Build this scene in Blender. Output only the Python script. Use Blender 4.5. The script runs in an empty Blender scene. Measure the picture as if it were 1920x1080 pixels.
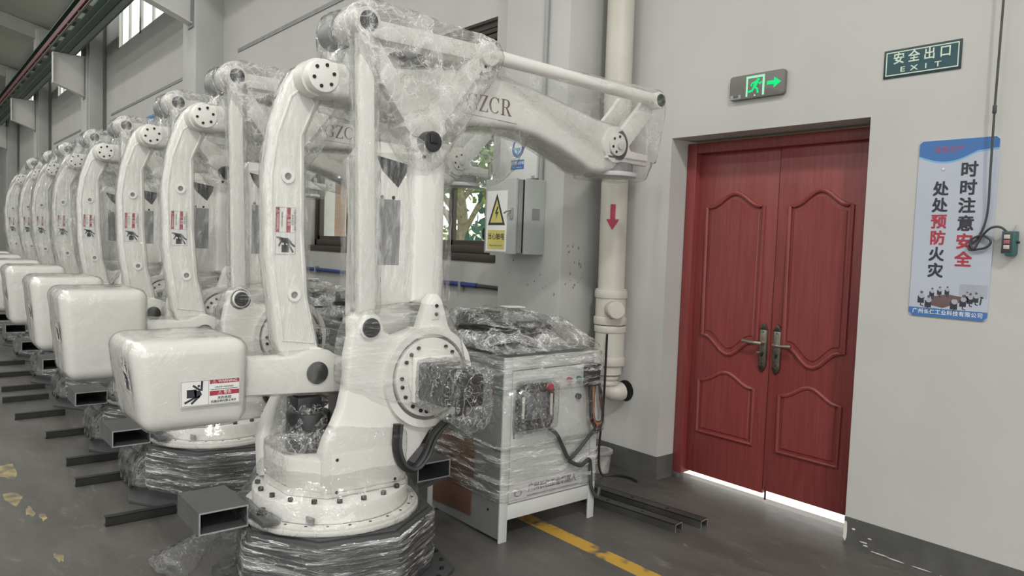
import bpy, bmesh, math, random
from mathutils import Vector, Matrix, noise
from math import sin, cos, pi, radians
random.seed(7)
SC = bpy.context.scene
COL = SC.collection

# ------------------------------------------------------------------ camera, world, light, exposure
def make_camera():
    yaw, pit, rol = 0.6905, 0.0588, 0.0367
    F = Vector((-cos(yaw)*cos(pit), sin(yaw)*cos(pit), -sin(pit)))
    R0 = F.cross(Vector((0, 0, 1))).normalized()
    U0 = R0.cross(F)
    R = cos(rol)*R0 + sin(rol)*U0
    U = -sin(rol)*R0 + cos(rol)*U0
    cd = bpy.data.cameras.new('camera'); co = bpy.data.objects.new('camera', cd); COL.objects.link(co)
    cd.sensor_width = 36.0; cd.lens = 1391.67/1920*36
    cd.clip_start = 0.05; cd.clip_end = 300
    m = Matrix((R, U, -F)).transposed().to_4x4(); m.translation = (0, 0, 1.6)
    co.matrix_world = m
    SC.camera = co
make_camera()

W = bpy.data.worlds.new('sky'); SC.world = W; W.use_nodes = True
bg = W.node_tree.nodes['Background']
bg.inputs[0].default_value = (1.0, 0.985, 0.965, 1); bg.inputs[1].default_value = 2.3

SC.view_settings.view_transform = 'Standard'
SC.view_settings.look = 'None'
SC.view_settings.exposure = -0.14
SC.view_settings.gamma = 1.0
SC.view_settings.use_curve_mapping = False
SC.cycles.transparent_max_bounces = 24
SC.cycles.max_bounces = 8
SC.cycles.diffuse_bounces = 4
SC.cycles.sample_clamp_indirect = 6.0

sn = bpy.data.lights.new('sun', 'SUN'); sn.energy = 4.0; sn.angle = .02; sn.color = (1, .96, .88)
so = bpy.data.objects.new('sun', sn); COL.objects.link(so)
so.rotation_euler = Vector((.05, -.17, -.98)).to_track_quat('-Z', 'Y').to_euler()     # high over the garden side
KEY = 1000; BAY = 95
def lamp(name, loc, size, power, color=(1, .975, .93)):
    l = bpy.data.lights.new(name, 'AREA'); l.shape = 'RECTANGLE'; l.size = size[0]; l.size_y = size[1]
    l.energy = power; l.color = color
    o = bpy.data.objects.new(name, l); o.location = loc; COL.objects.link(o)
# unseen key lamp under the hall roof, then rows added for film glints
lamp('unseen_bay_lamp', (6.0, -3.0, 10.3), (.7, .5), KEY)
for x in (1.5, -3.0, -7.5, -12.0, -16.5, -21.0, -25.5, -30.0, -36.0):
    for y, z in ((-2.0, 9.7), (-7.0, 10.9), (-13.0, 10.5)):
        lamp('unseen_bay_lamp', (x, y, z), (.55, .4), BAY)

# ------------------------------------------------------------------ materials
MATS = {}
def new_mat(name):
    m = bpy.data.materials.new(name); m.use_nodes = True
    nt = m.node_tree; nt.nodes.clear()
    out = nt.nodes.new('ShaderNodeOutputMaterial')
    MATS[name] = m
    return m, nt, out
def N(nt, t, **kw):
    n = nt.nodes.new(t)
    for k, v in kw.items():
        setattr(n, k, v)
    return n
def pbr(name, col, rough=.5, metal=0.0, var=.06, vscale=6.0, bump=0.0, bscale=40.0, coat=0.0, stretch=(1, 1, 1), spec=.5, col2=None, ramp=(.35, .7)):
    m, nt, out = new_mat(name)
    b = N(nt, 'ShaderNodeBsdfPrincipled')
    b.inputs['Roughness'].default_value = rough; b.inputs['Metallic'].default_value = metal
    b.inputs['Coat Weight'].default_value = coat; b.inputs['Specular IOR Level'].default_value = spec
    tc = N(nt, 'ShaderNodeTexCoord'); mp = N(nt, 'ShaderNodeMapping'); mp.inputs['Scale'].default_value = stretch
    nt.links.new(tc.outputs['Object'], mp.inputs[0])
    ns = N(nt, 'ShaderNodeTexNoise'); ns.inputs['Scale'].default_value = vscale; ns.inputs['Detail'].default_value = 6
    nt.links.new(mp.outputs[0], ns.inputs[0])
    rp = N(nt, 'ShaderNodeValToRGB')
    c2 = col2 or tuple(max(0, c*(1-var*2.2)) for c in col)
    rp.color_ramp.elements[0].position = ramp[0]; rp.color_ramp.elements[0].color = (*c2, 1)
    rp.color_ramp.elements[1].position = ramp[1]; rp.color_ramp.elements[1].color = (*col, 1)
    nt.links.new(ns.outputs[0], rp.inputs[0]); nt.links.new(rp.outputs[0], b.inputs['Base Color'])
    if bump:
        n2 = N(nt, 'ShaderNodeTexNoise'); n2.inputs['Scale'].default_value = bscale; n2.inputs['Detail'].default_value = 4
        nt.links.new(mp.outputs[0], n2.inputs[0])
        bp = N(nt, 'ShaderNodeBump'); bp.inputs['Strength'].default_value = bump; bp.inputs['Distance'].default_value = .01
        nt.links.new(n2.outputs[0], bp.inputs['Height']); nt.links.new(bp.outputs[0], b.inputs['Normal'])
    nt.links.new(b.outputs[0], out.inputs[0])
    return m
def emit(name, col, s):
    m, nt, out = new_mat(name)
    e = N(nt, 'ShaderNodeEmission'); e.inputs[0].default_value = (*col, 1); e.inputs[1].default_value = s
    nt.links.new(e.outputs[0], out.inputs[0]); return m
def schlick(nt, normal=None, f0=.04):
    """view-angle reflectance of a thin sheet, alike from both sides"""
    L = nt.links.new
    g = N(nt, 'ShaderNodeNewGeometry'); d = N(nt, 'ShaderNodeVectorMath', operation='DOT_PRODUCT')
    L(g.outputs['Incoming'], d.inputs[0]); L(normal or g.outputs['Normal'], d.inputs[1])
    a = N(nt, 'ShaderNodeMath', operation='ABSOLUTE'); L(d.outputs['Value'], a.inputs[0])
    o = N(nt, 'ShaderNodeMath', operation='SUBTRACT', use_clamp=True); o.inputs[0].default_value = 1; L(a.outputs[0], o.inputs[1])
    p = N(nt, 'ShaderNodeMath', operation='POWER'); p.inputs[1].default_value = 5; L(o.outputs[0], p.inputs[0])
    m = N(nt, 'ShaderNodeMath', operation='MULTIPLY_ADD'); m.inputs[1].default_value = 1-f0; m.inputs[2].default_value = f0; L(p.outputs[0], m.inputs[0])
    return m.outputs[0]
def glass(name, tint=(.96, .98, .97)):
    m, nt, out = new_mat(name)
    t = N(nt, 'ShaderNodeBsdfTransparent'); t.inputs[0].default_value = (*tint, 1)
    g = N(nt, 'ShaderNodeBsdfGlossy'); g.inputs['Roughness'].default_value = .02
    mx = N(nt, 'ShaderNodeMixShader')
    h_ = N(nt, 'ShaderNodeMath', operation='MULTIPLY'); h_.inputs[1].default_value = .5; nt.links.new(schlick(nt), h_.inputs[0]); nt.links.new(h_.outputs[0], mx.inputs[0]); nt.links.new(t.outputs[0], mx.inputs[1]); nt.links.new(g.outputs[0], mx.inputs[2])
    nt.links.new(mx.outputs[0], out.inputs[0]); return m
def film(name, scale=(1, 1, 1), freq=9.0, white=.5, base=.03, lo=.52, hi=.72, crinkle=.35, cscale=16.0, rough=.10, bump=1.0, line=.6, lw=.022):
    """stretch film: a clear thin sheet with glints, and white stretch marks and creases that scatter light, some painted in as highlights"""
    m, nt, out = new_mat(name)
    L = nt.links.new
    def math(op, x, y, z=None, clamp=False):
        n = N(nt, 'ShaderNodeMath', operation=op, use_clamp=clamp)
        for i, v in enumerate((x, y, z)):
            if v is None: continue
            if isinstance(v, (int, float)): n.inputs[i].default_value = v
            else: L(v, n.inputs[i])
        return n.outputs[0]
    def mrange(x, a, b, c=0.0, d=1.0):
        n = N(nt, 'ShaderNodeMapRange'); n.clamp = True
        for i, v in enumerate((a, b, c, d)): n.inputs[i+1].default_value = v
        L(x, n.inputs[0]); return n.outputs[0]
    tc = N(nt, 'ShaderNodeTexCoord'); mp = N(nt, 'ShaderNodeMapping'); mp.inputs['Scale'].default_value = scale
    L(tc.outputs['Object'], mp.inputs[0])
    n1 = N(nt, 'ShaderNodeTexNoise'); n1.inputs['Scale'].default_value = freq; n1.inputs['Detail'].default_value = 5; n1.inputs['Distortion'].default_value = .7
    L(mp.outputs[0], n1.inputs[0])
    patch = mrange(n1.outputs[0], lo, hi)
    n3 = N(nt, 'ShaderNodeTexNoise'); n3.inputs['Scale'].default_value = freq*1.7; n3.inputs['Detail'].default_value = 3; n3.inputs['Distortion'].default_value = 1.0
    L(mp.outputs[0], n3.inputs[0])
    ridge = mrange(math('ABSOLUTE', math('SUBTRACT', n3.outputs[0], .5), 0), 0, lw, 1, 0)
    big = N(nt, 'ShaderNodeTexNoise'); big.inputs['Scale'].default_value = 5; big.inputs['Detail'].default_value = 2; L(tc.outputs['Object'], big.inputs[0])
    gate = mrange(big.outputs[0], .42, .62)
    gate2 = mrange(big.outputs[1] if False else n1.outputs[0], .40, .56)
    vo = N(nt, 'ShaderNodeTexVoronoi', feature='DISTANCE_TO_EDGE'); vo.inputs['Scale'].default_value = cscale
    n2 = N(nt, 'ShaderNodeTexNoise'); n2.inputs['Scale'].default_value = 5; L(mp.outputs[0], n2.inputs[0])
    mx0 = N(nt, 'ShaderNodeMix', data_type='VECTOR'); mx0.inputs[0].default_value = .25
    L(mp.outputs[0], mx0.inputs[4]); L(n2.outputs[1], mx0.inputs[5]); L(mx0.outputs[1], vo.inputs[0])
    crease = math('MULTIPLY', mrange(vo.outputs['Distance'], 0, .06, 1, 0), gate)
    mask = math('MULTIPLY', patch, white)
    mask = math('MULTIPLY_ADD', crease, crinkle, mask)
    mask = math('MULTIPLY_ADD', math('MULTIPLY', ridge, gate2), line, mask, True)  # thin ridge lines whitened to paint highlights into the film
    bp = N(nt, 'ShaderNodeBump'); bp.inputs['Strength'].default_value = bump; bp.inputs['Distance'].default_value = .03
    L(math('ADD', n1.outputs[0], math('MULTIPLY', ridge, .15)), bp.inputs['Height'])
    refl = math('ADD', schlick(nt, bp.outputs[0], .07), base, None, True)
    g = N(nt, 'ShaderNodeBsdfGlossy'); g.inputs['Roughness'].default_value = rough; L(bp.outputs[0], g.inputs['Normal'])
    t = N(nt, 'ShaderNodeBsdfTransparent'); t.inputs[0].default_value = (.975, .98, .975, 1)
    m1 = N(nt, 'ShaderNodeMixShader'); L(refl, m1.inputs[0]); L(t.outputs[0], m1.inputs[1]); L(g.outputs[0], m1.inputs[2])
    d = N(nt, 'ShaderNodeBsdfDiffuse'); d.inputs[0].default_value = (.97, .975, .97, 1)
    tl = N(nt, 'ShaderNodeBsdfTranslucent'); tl.inputs[0].default_value = (.97, .975, .97, 1)
    dt = N(nt, 'ShaderNodeMixShader'); dt.inputs[0].default_value = .08; L(d.outputs[0], dt.inputs[1]); L(tl.outputs[0], dt.inputs[2])
    g2 = N(nt, 'ShaderNodeBsdfGlossy'); g2.inputs['Roughness'].default_value = .22; L(bp.outputs[0], g2.inputs['Normal'])
    ws = N(nt, 'ShaderNodeMixShader'); ws.inputs[0].default_value = .05; L(dt.outputs[0], ws.inputs[1]); L(g2.outputs[0], ws.inputs[2])
    m2 = N(nt, 'ShaderNodeMixShader'); L(mask, m2.inputs[0]); L(m1.outputs[0], m2.inputs[1]); L(ws.outputs[0], m2.inputs[2])
    L(m2.outputs[0], out.inputs[0])
    return m

def floor_mat():
    m, nt, out = new_mat('painted_concrete'); L = nt.links.new
    b = N(nt, 'ShaderNodeBsdfPrincipled')
    tc = N(nt, 'ShaderNodeTexCoord')
    n1 = N(nt, 'ShaderNodeTexNoise'); n1.inputs['Scale'].default_value = 1.3; n1.inputs['Detail'].default_value = 8; n1.inputs['Roughness'].default_value = .65
    mp = N(nt, 'ShaderNodeMapping'); mp.inputs['Scale'].default_value = (.6, 1.6, 1); mp.inputs['Rotation'].default_value = (0, 0, .5)
    L(tc.outputs['Object'], mp.inputs[0]); L(mp.outputs[0], n1.inputs[0])
    r1 = N(nt, 'ShaderNodeValToRGB'); e = r1.color_ramp.elements
    e[0].position = .3; e[0].color = (.05, .047, .042, 1); e[1].position = .72; e[1].color = (.135, .131, .122, 1)
    L(n1.outputs[0], r1.inputs[0])
    # scuffed lighter patches
    n2 = N(nt, 'ShaderNodeTexNoise'); n2.inputs['Scale'].default_value = 7; n2.inputs['Detail'].default_value = 10; n2.inputs['Roughness'].default_value = .7; n2.inputs['Distortion'].default_value = 1.2
    L(mp.outputs[0], n2.inputs[0])
    mr = N(nt, 'ShaderNodeMapRange'); mr.inputs[1].default_value = .58; mr.inputs[2].default_value = .75; L(n2.outputs[0], mr.inputs[0])
    mu = N(nt, 'ShaderNodeMath', operation='MULTIPLY'); mu.inputs[1].default_value = .8; L(mr.outputs[0], mu.inputs[0])
    mx = N(nt, 'ShaderNodeMix', data_type='RGBA'); L(mu.outputs[0], mx.inputs[0]); L(r1.outputs[0], mx.inputs[6]); mx.inputs[7].default_value = (.23, .215, .195, 1)
    L(mx.outputs[2], b.inputs['Base Color'])
    rr = N(nt, 'ShaderNodeMapRange'); rr.inputs[3].default_value = .28; rr.inputs[4].default_value = .55; L(n2.outputs[0], rr.inputs[0]); L(rr.outputs[0], b.inputs['Roughness'])
    bp = N(nt, 'ShaderNodeBump'); bp.inputs['Strength'].default_value = .12; bp.inputs['Distance'].default_value = .01; L(n2.outputs[0], bp.inputs['Height']); L(bp.outputs[0], b.inputs['Normal'])
    L(b.outputs[0], out.inputs[0]); return m

def worn_paint(name, col, under, lo=.38, hi=.5):
    m, nt, out = new_mat(name); L = nt.links.new
    b = N(nt, 'ShaderNodeBsdfPrincipled'); b.inputs['Roughness'].default_value = .45
    tc = N(nt, 'ShaderNodeTexCoord'); n = N(nt, 'ShaderNodeTexNoise'); n.inputs['Scale'].default_value = 7; n.inputs['Detail'].default_value = 8
    L(tc.outputs['Object'], n.inputs[0])
    r = N(nt, 'ShaderNodeValToRGB'); e = r.color_ramp.elements
    e[0].position = lo; e[0].color = (*under, 1); e[1].position = hi; e[1].color = (*col, 1)
    L(n.outputs[0], r.inputs[0]); L(r.outputs[0], b.inputs['Base Color']); L(b.outputs[0], out.inputs[0]); return m

def wood_door():
    m, nt, out = new_mat('red_wood'); L = nt.links.new
    b = N(nt, 'ShaderNodeBsdfPrincipled'); b.inputs['Roughness'].default_value = .38
    tc = N(nt, 'ShaderNodeTexCoord'); mp = N(nt, 'ShaderNodeMapping'); mp.inputs['Scale'].default_value = (26, 26, 1.1)
    L(tc.outputs['Object'], mp.inputs[0])
    n = N(nt, 'ShaderNodeTexNoise'); n.inputs['Scale'].default_value = 2.4; n.inputs['Detail'].default_value = 6; n.inputs['Distortion'].default_value = .8
    L(mp.outputs[0], n.inputs[0])
    r = N(nt, 'ShaderNodeValToRGB'); e = r.color_ramp.elements
    e[0].position = .3; e[0].color = (.19, .036, .032, 1); e[1].position = .75; e[1].color = (.265, .055, .050, 1)
    L(n.outputs[0], r.inputs[0]); L(r.outputs[0], b.inputs['Base Color']); L(b.outputs[0], out.inputs[0]); return m

def tile_mat():
    m, nt, out = new_mat('pink_tile'); L = nt.links.new
    b = N(nt, 'ShaderNodeBsdfPrincipled'); b.inputs['Roughness'].default_value = .4
    tc = N(nt, 'ShaderNodeTexCoord'); br = N(nt, 'ShaderNodeTexBrick'); br.inputs['Scale'].default_value = 4
    br.inputs['Color1'].default_value = (.62, .42, .33, 1); br.inputs['Color2'].default_value = (.68, .48, .38, 1); br.inputs['Mortar'].default_value = (.5, .4, .33, 1); br.inputs['Mortar Size'].default_value = .012
    mp = N(nt, 'ShaderNodeMapping'); mp.inputs['Rotation'].default_value = (pi/2, 0, 0)
    L(tc.outputs['Object'], mp.inputs[0]); L(mp.outputs[0], br.inputs[0]); L(br.outputs[0], b.inputs['Base Color']); L(b.outputs[0], out.inputs[0]); return m

floor_mat(); wood_door(); tile_mat()
pbr('wall_paint', (.50, .50, .48), .75, var=.03, vscale=1.6, bump=.08, bscale=18, ramp=(.3, .6))
pbr('wall_paint_old', (.52, .525, .51), .8, var=.05, vscale=2.2, bump=.1, bscale=15)
pbr('skirting_grey', (.105, .104, .098), .6, var=.12, vscale=9, bump=.15, bscale=30)
pbr('ceiling_sheet', (.48, .49, .45), .8, var=.04, vscale=2)
pbr('robot_white', (.80, .79, .755), .38, var=.02, vscale=5, coat=.15)
pbr('robot_white_low', (.74, .73, .69), .4, var=.03, vscale=5, coat=.1)
pbr('recess_grey', (.25, .255, .26), .5, var=.08)
pbr('black_part', (.025, .026, .028), .35, var=.1, vscale=20)
pbr('motor_dark', (.035, .038, .042), .4, var=.1, vscale=20)
pbr('bolt_black', (.03, .03, .032), .4, var=.05, metal=.4)
pbr('pedestal_steel', (.085, .09, .092), .48, var=.1, vscale=5, metal=.25)
pbr('tube_steel', (.125, .13, .132), .45, var=.08, vscale=8, metal=.3)
pbr('bar_steel', (.03, .03, .03), .5, var=.15, vscale=8, metal=.2)
pbr('channel_steel', (.075, .075, .074), .5, var=.15, vscale=8, metal=.3)
pbr('edge_steel', (.4, .4, .4), .4, metal=.5)
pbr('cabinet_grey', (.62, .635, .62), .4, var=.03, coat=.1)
pbr('cabinet_side_shaded', (.20, .21, .205), .3, var=.05, coat=.2)  # side grey darkened, its shade put into the colour
pbr('sheet_brown', (.13, .065, .045), .6, var=.06, vscale=5)
pbr('green_beam', (.035, .085, .065), .5, var=.06)
pbr('grey_rail', (.20, .23, .235), .45, var=.05)
pbr('red_rail', (.12, .012, .016), .5, var=.08)
pbr('cream_rail', (.22, .21, .18), .5)
pbr('bracket_white', (.72, .72, .69), .55, var=.03)
pbr('brown_frame', (.055, .042, .034), .45, var=.08)
pbr('dark_blind', (.03, .027, .024), .6, var=.1)
pbr('pvc_white', (.56, .54, .475), .4, var=.04, vscale=4)
pbr('pvc_cap', (.6, .56, .48), .6, var=.12, vscale=14)
pbr('hole_black', (.012, .012, .012), .8)
pbr('bucket_white', (.5, .49, .45), .6, var=.25, vscale=12)
pbr('box_grey', (.42, .45, .43), .45, var=.03)
pbr('box_white', (.68, .70, .68), .5, var=.03)
pbr('bronze', (.16, .14, .105), .32, metal=.85, var=.2, vscale=40)
pbr('bronze_light', (.36, .33, .27), .3, metal=.8, var=.15, vscale=30)
pbr('sign_grey', (.16, .155, .145), .45)
pbr('cable_dark', (.05, .055, .055), .5)
pbr('cable_black', (.015, .015, .016), .4)
pbr('pendant_teal', (.035, .11, .115), .45)
pbr('pipe_blue', (.02, .05, .22), .4)
pbr('conduit_grey', (.33, .34, .335), .5)
pbr('ink_dark', (.035, .035, .045), .6, var=0)
pbr('ink_grey', (.25, .25, .25), .6, var=0)
pbr('ink_red', (.38, .04, .065), .6, var=0)
pbr('ink_white', (.78, .79, .77), .6, var=0)
pbr('ink_pale', (.62, .72, .60), .6, var=0)
pbr('ink_cream', (.68, .67, .61), .6, var=0)
pbr('ink_blue', (.055, .16, .40), .55, var=0)
pbr('ink_lightblue', (.17, .42, .66), .55, var=0)
pbr('ink_yellow', (.60, .55, .17), .5, var=0)
pbr('banner_white', (.46, .50, .58), .45, var=.03, vscale=3)
pbr('banner_red_faded', (.36, .10, .17), .5, var=.1)
pbr('print_grey', (.42, .45, .52), .5, var=.1)
pbr('print_brown', (.16, .11, .11), .5, var=.1)
pbr('sign_teal', (.025, .085, .10), .45, var=.08, vscale=12)
pbr('sign_dark', (.02, .045, .05), .45)
pbr('label_silver', (.7, .7, .72), .4)
pbr('letter_brown', (.16, .09, .08), .5, var=0)
pbr('white_paper', (.78, .78, .76), .7)
pbr('grass', (.16, .24, .06), .8, var=.2, vscale=3)
pbr('outside_paving', (.78, .76, .72), .8, var=.05)
pbr('bark', (.42, .38, .29), .8, var=.2, vscale=12)
pbr('leaf_light', (.34, .46, .13), .55, var=.3, vscale=3)
pbr('leaf_pale', (.50, .60, .26), .6, var=.15, vscale=3)
pbr('leaf_mid', (.17, .32, .10), .5, var=.3, vscale=3)
pbr('leaf_dark', (.06, .19, .14), .45, var=.2, vscale=3)
pbr('wire_red', (.35, .03, .03), .5)
pbr('wire_orange', (.5, .16, .03), .5)
pbr('screen_grey', (.16, .165, .175), .25)
worn_paint('yellow_line', (.52, .31, .045), (.10, .095, .08))
worn_paint('yellow_worn', (.42, .33, .13), (.11, .105, .095), .42, .6)
emit('green_glow', (.02, 1.0, .28), 1.0)
emit('pale_glow', (.45, 1.0, .62), 1.0)
glass('window_glass')
film('film_tent', (1, 1, 1), freq=9, white=.34, base=.05, lo=.47, hi=.66, crinkle=.4, cscale=14, line=.6)
film('film_boom', (1, .7, 1), freq=6, white=.16, base=.03, lo=.48, hi=.7, crinkle=.08, cscale=11, line=.2, lw=.02, bump=.45)
film('film_clear', (1, 1, 1), freq=6, white=.10, base=.02, lo=.52, hi=.72, crinkle=.08, cscale=11, line=.22, lw=.02, bump=.5)
film('film_band', (.9, .9, 13), freq=3.2, white=.35, base=.03, lo=.5, hi=.68, crinkle=.1, cscale=10, line=.85, lw=.025)
film('film_turret', (1.5, 1.2, 8), freq=4, white=.30, base=.02, lo=.5, hi=.68, crinkle=.02, cscale=9, line=.4, lw=.016, bump=.4)
film('film_vert', (7, 7, 1.4), freq=4, white=.26, base=.03, lo=.5, hi=.68, crinkle=.02, cscale=8, line=.12, lw=.02, bump=.4)
film('film_tight', (1, 1, 1), freq=8, white=.16, base=.02, lo=.5, hi=.7, crinkle=.0, cscale=14, rough=.06, line=.04, lw=.02, bump=.25)
film('film_crumple', (1, 1, 1), freq=16, white=.06, base=.03, lo=.58, hi=.7, crinkle=.3, cscale=20, rough=.06, bump=1, line=.7, lw=.016)
film('film_cabinet', (1, 1.0, 8), freq=4.5, white=.34, base=.03, lo=.5, hi=.66, crinkle=.05, cscale=9, line=.7, lw=.024)

# ------------------------------------------------------------------ mesh builder
class MB:
    def __init__(s):
        s.bm = bmesh.new(); s.mats = []
    def mi(s, mat):
        if mat not in s.mats: s.mats.append(mat)
        return s.mats.index(mat)
    def merge(s, tmp, mat, M=None):
        i = s.mi(mat)
        if M is not None: bmesh.ops.transform(tmp, matrix=M, verts=tmp.verts)
        for f in tmp.faces: f.material_index = i
        me = bpy.data.meshes.new('t'); tmp.to_mesh(me); tmp.free()
        s.bm.from_mesh(me); bpy.data.meshes.remove(me)
        return s
    def box(s, a, b, mat, bev=0.0, seg=2, M=None):
        t = bmesh.new(); bmesh.ops.create_cube(t, size=1)
        for v in t.verts:
            v.co = Vector([a[k] + (v.co[k]+.5)*(b[k]-a[k]) for k in range(3)])
        if bev: bmesh.ops.bevel(t, geom=t.edges[:], offset=bev, segments=seg, profile=.5, affect='EDGES')
        return s.merge(t, mat, M)
    def prism(s, pts, axis, lo, hi, mat, bev=0.0, seg=2, M=None):
        """pts: 2-D outline; axis 'x': (y,z), 'y': (x,z), 'z': (x,y)"""
        t = bmesh.new()
        def P(p, h):
            return {'x': (h, p[0], p[1]), 'y': (p[0], h, p[1]), 'z': (p[0], p[1], h)}[axis]
        A = [t.verts.new(P(p, lo)) for p in pts]; B = [t.verts.new(P(p, hi)) for p in pts]
        n = len(pts)
        t.faces.new(A); t.faces.new(B)
        for i in range(n): t.faces.new((A[i], A[(i+1) % n], B[(i+1) % n], B[i]))
        bmesh.ops.recalc_face_normals(t, faces=t.faces[:])
        if bev:
            ed = [e for e in t.edges if (e.verts[0] in A) == (e.verts[1] in A)]
            bmesh.ops.bevel(t, geom=ed, offset=bev, segments=seg, profile=.5, affect='EDGES', clamp_overlap=True)
        return s.merge(t, mat, M)
    def cyl(s, p0, p1, r, mat, seg=24, r2=None, bev=0.0, caps=True):
        p0, p1 = Vector(p0), Vector(p1); d = p1-p0
        t = bmesh.new()
        bmesh.ops.create_cone(t, cap_ends=caps, segments=seg, radius1=r, radius2=r if r2 is None else r2, depth=d.length)
        if bev:
            ed = [e for e in t.edges if abs(e.verts[0].co.z-e.verts[1].co.z) < 1e-6]
            bmesh.ops.bevel(t, geom=ed, offset=bev, segments=2, profile=.5, affect='EDGES')
        q = Vector((0, 0, 1)).rotation_difference(d.normalized()).to_matrix().to_4x4()
        q.translation = (p0+p1)/2
        return s.merge(t, mat, q)
    def ring(s, c, axis, r0, r1, h0, h1, mat, seg=40):
        """flat ring (washer) around axis through c"""
        t = bmesh.new()
        ax = Vector({'x': (1, 0, 0), 'y': (0, 1, 0), 'z': (0, 0, 1)}[axis])
        u = Vector((0, 1, 0)) if axis == 'x' else Vector((1, 0, 0)); w = ax.cross(u)
        R = []
        for rr, h in ((r0, h0), (r1, h0), (r1, h1), (r0, h1)):
            R.append([t.verts.new(Vector(c)+ax*h+u*(rr*cos(2*pi*i/seg))+w*(rr*sin(2*pi*i/seg))) for i in range(seg)])
        for k in range(4):
            for i in range(seg):
                t.faces.new((R[k][i], R[k][(i+1) % seg], R[(k+1) % 4][(i+1) % seg], R[(k+1) % 4][i]))
        bmesh.ops.recalc_face_normals(t, faces=t.faces[:])
        return s.merge(t, mat)
    def tube(s, path, r, mat, seg=8, closed=False, radii=None, flat=None):
        path = [Vector(p) for p in path]; t = bmesh.new(); n = len(path)
        prev = None; rings = []
        for i, p in enumerate(path):
            a = path[(i-1) % n] if (closed or i > 0) else p
            b = path[(i+1) % n] if (closed or i < n-1) else p
            d = (b-a).normalized()
            if prev is None:
                u = d.orthogonal().normalized()
                if flat is not None: u = (flat - d*flat.dot(d)).normalized()
            else:
                u = (prev - d*prev.dot(d)).normalized()
            prev = u; w = d.cross(u); rr = radii[i] if radii else r
            rings.append([t.verts.new(p+(u*cos(2*pi*k/seg)+w*sin(2*pi*k/seg))*rr) for k in range(seg)])
        m = n if closed else n-1
        for i in range(m):
            for k in range(seg):
                t.faces.new((rings[i][k], rings[i][(k+1) % seg], rings[(i+1) % n][(k+1) % seg], rings[(i+1) % n][k]))
        if not closed:
            t.faces.new(rings[0]); t.faces.new(rings[-1])
        bmesh.ops.recalc_face_normals(t, faces=t.faces[:])
        return s.merge(t, mat)
    def flat(s, fr, pts, mat, h0=0.0, h1=.001):
        """polygon in a frame (origin,u,v) with a little thickness along the normal"""
        o, u, v = fr; n = u.cross(v); t = bmesh.new()
        A = [t.verts.new(o+u*p[0]+v*p[1]+n*h0) for p in pts]; B = [t.verts.new(o+u*p[0]+v*p[1]+n*h1) for p in pts]
        k = len(pts)
        t.faces.new(A); t.faces.new(B)
        for i in range(k): t.faces.new((A[i], A[(i+1) % k], B[(i+1) % k], B[i]))
        bmesh.ops.recalc_face_normals(t, faces=t.faces[:])
        return s.merge(t, mat)
    def rect(s, fr, x0, y0, x1, y1, mat, h0=0.0, h1=.001):
        return s.flat(fr, [(x0, y0), (x1, y0), (x1, y1), (x0, y1)], mat, h0, h1)
    def frame(s, fr, x0, y0, x1, y1, w, mat, h0=0.0, h1=.001):
        s.rect(fr, x0, y0, x1, y0+w, mat, h0, h1); s.rect(fr, x0, y1-w, x1, y1, mat, h0, h1)
        s.rect(fr, x0, y0+w, x0+w, y1-w, mat, h0, h1); s.rect(fr, x1-w, y0+w, x1, y1-w, mat, h0, h1); return s
    def disc(s, fr, cx, cy, r, mat, h0=0.0, h1=.001, seg=20, ry=None):
        ry = ry or r
        return s.flat(fr, [(cx+r*cos(2*pi*i/seg), cy+ry*sin(2*pi*i/seg)) for i in range(seg)], mat, h0, h1)
    def stroke(s, fr, pts, w, mat, h0=0.0, h1=.001):
        for a, b in zip(pts, pts[1:]):
            d = Vector((b[0]-a[0], b[1]-a[1])); 
            if d.length < 1e-6: continue
            q = Vector((-d.y, d.x)).normalized()*w/2; e = d.normalized()*w*.25
            s.flat(fr, [(a[0]-e.x+q.x, a[1]-e.y+q.y), (a[0]-e.x-q.x, a[1]-e.y-q.y), (b[0]+e.x-q.x, b[1]+e.y-q.y), (b[0]+e.x+q.x, b[1]+e.y+q.y)], mat, h0, h1)
        return s
    def text(s, fr, txt, cx, cy, size, mat, h=.0015, bold=0.0, sx=1.0, rot=0.0, spacing=1.0):
        c = bpy.data.curves.new('txt', 'FONT'); c.body = txt; c.size = size; c.align_x = 'CENTER'; c.align_y = 'CENTER'
        c.resolution_u = 3; c.space_character = spacing
        o = bpy.data.objects.new('txt', c); COL.objects.link(o)
        dg = bpy.context.evaluated_depsgraph_get()
        me = bpy.data.meshes.new_from_object(o.evaluated_get(dg))
        bpy.data.objects.remove(o); bpy.data.curves.remove(c)
        t = bmesh.new(); t.from_mesh(me); bpy.data.meshes.remove(me)
        O, u, v = fr; n = u.cross(v)
        for w in t.verts:
            x, y = w.co.x*sx, w.co.y
            x, y = x*cos(rot)-y*sin(rot), x*sin(rot)+y*cos(rot)
            w.co = O+u*(cx+x)+v*(cy+y)+n*h
        if bold:
            for k, (du, dv) in enumerate(((1, 0), (0, 1), (1, 1))):
                t2 = t.copy(); off = (u*du+v*dv)*bold*size*1.1+n*.00012*(k+1)
                for w in t2.verts: w.co += off
                s.merge(t2, mat)
        return s.merge(t, mat)
    def build(s, name, parent=None, smooth=True, angle=35):
        me = bpy.data.meshes.new(name); s.bm.to_mesh(me); s.bm.free()
        for m in s.mats: me.materials.append(MATS[m])
        if smooth:
            me.polygons.foreach_set('use_smooth', [True]*len(me.polygons))
            me.set_sharp_from_angle(angle=radians(angle))
        o = bpy.data.objects.new(name, me); COL.objects.link(o)
        if parent is not None: o.parent = parent
        return o

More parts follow.
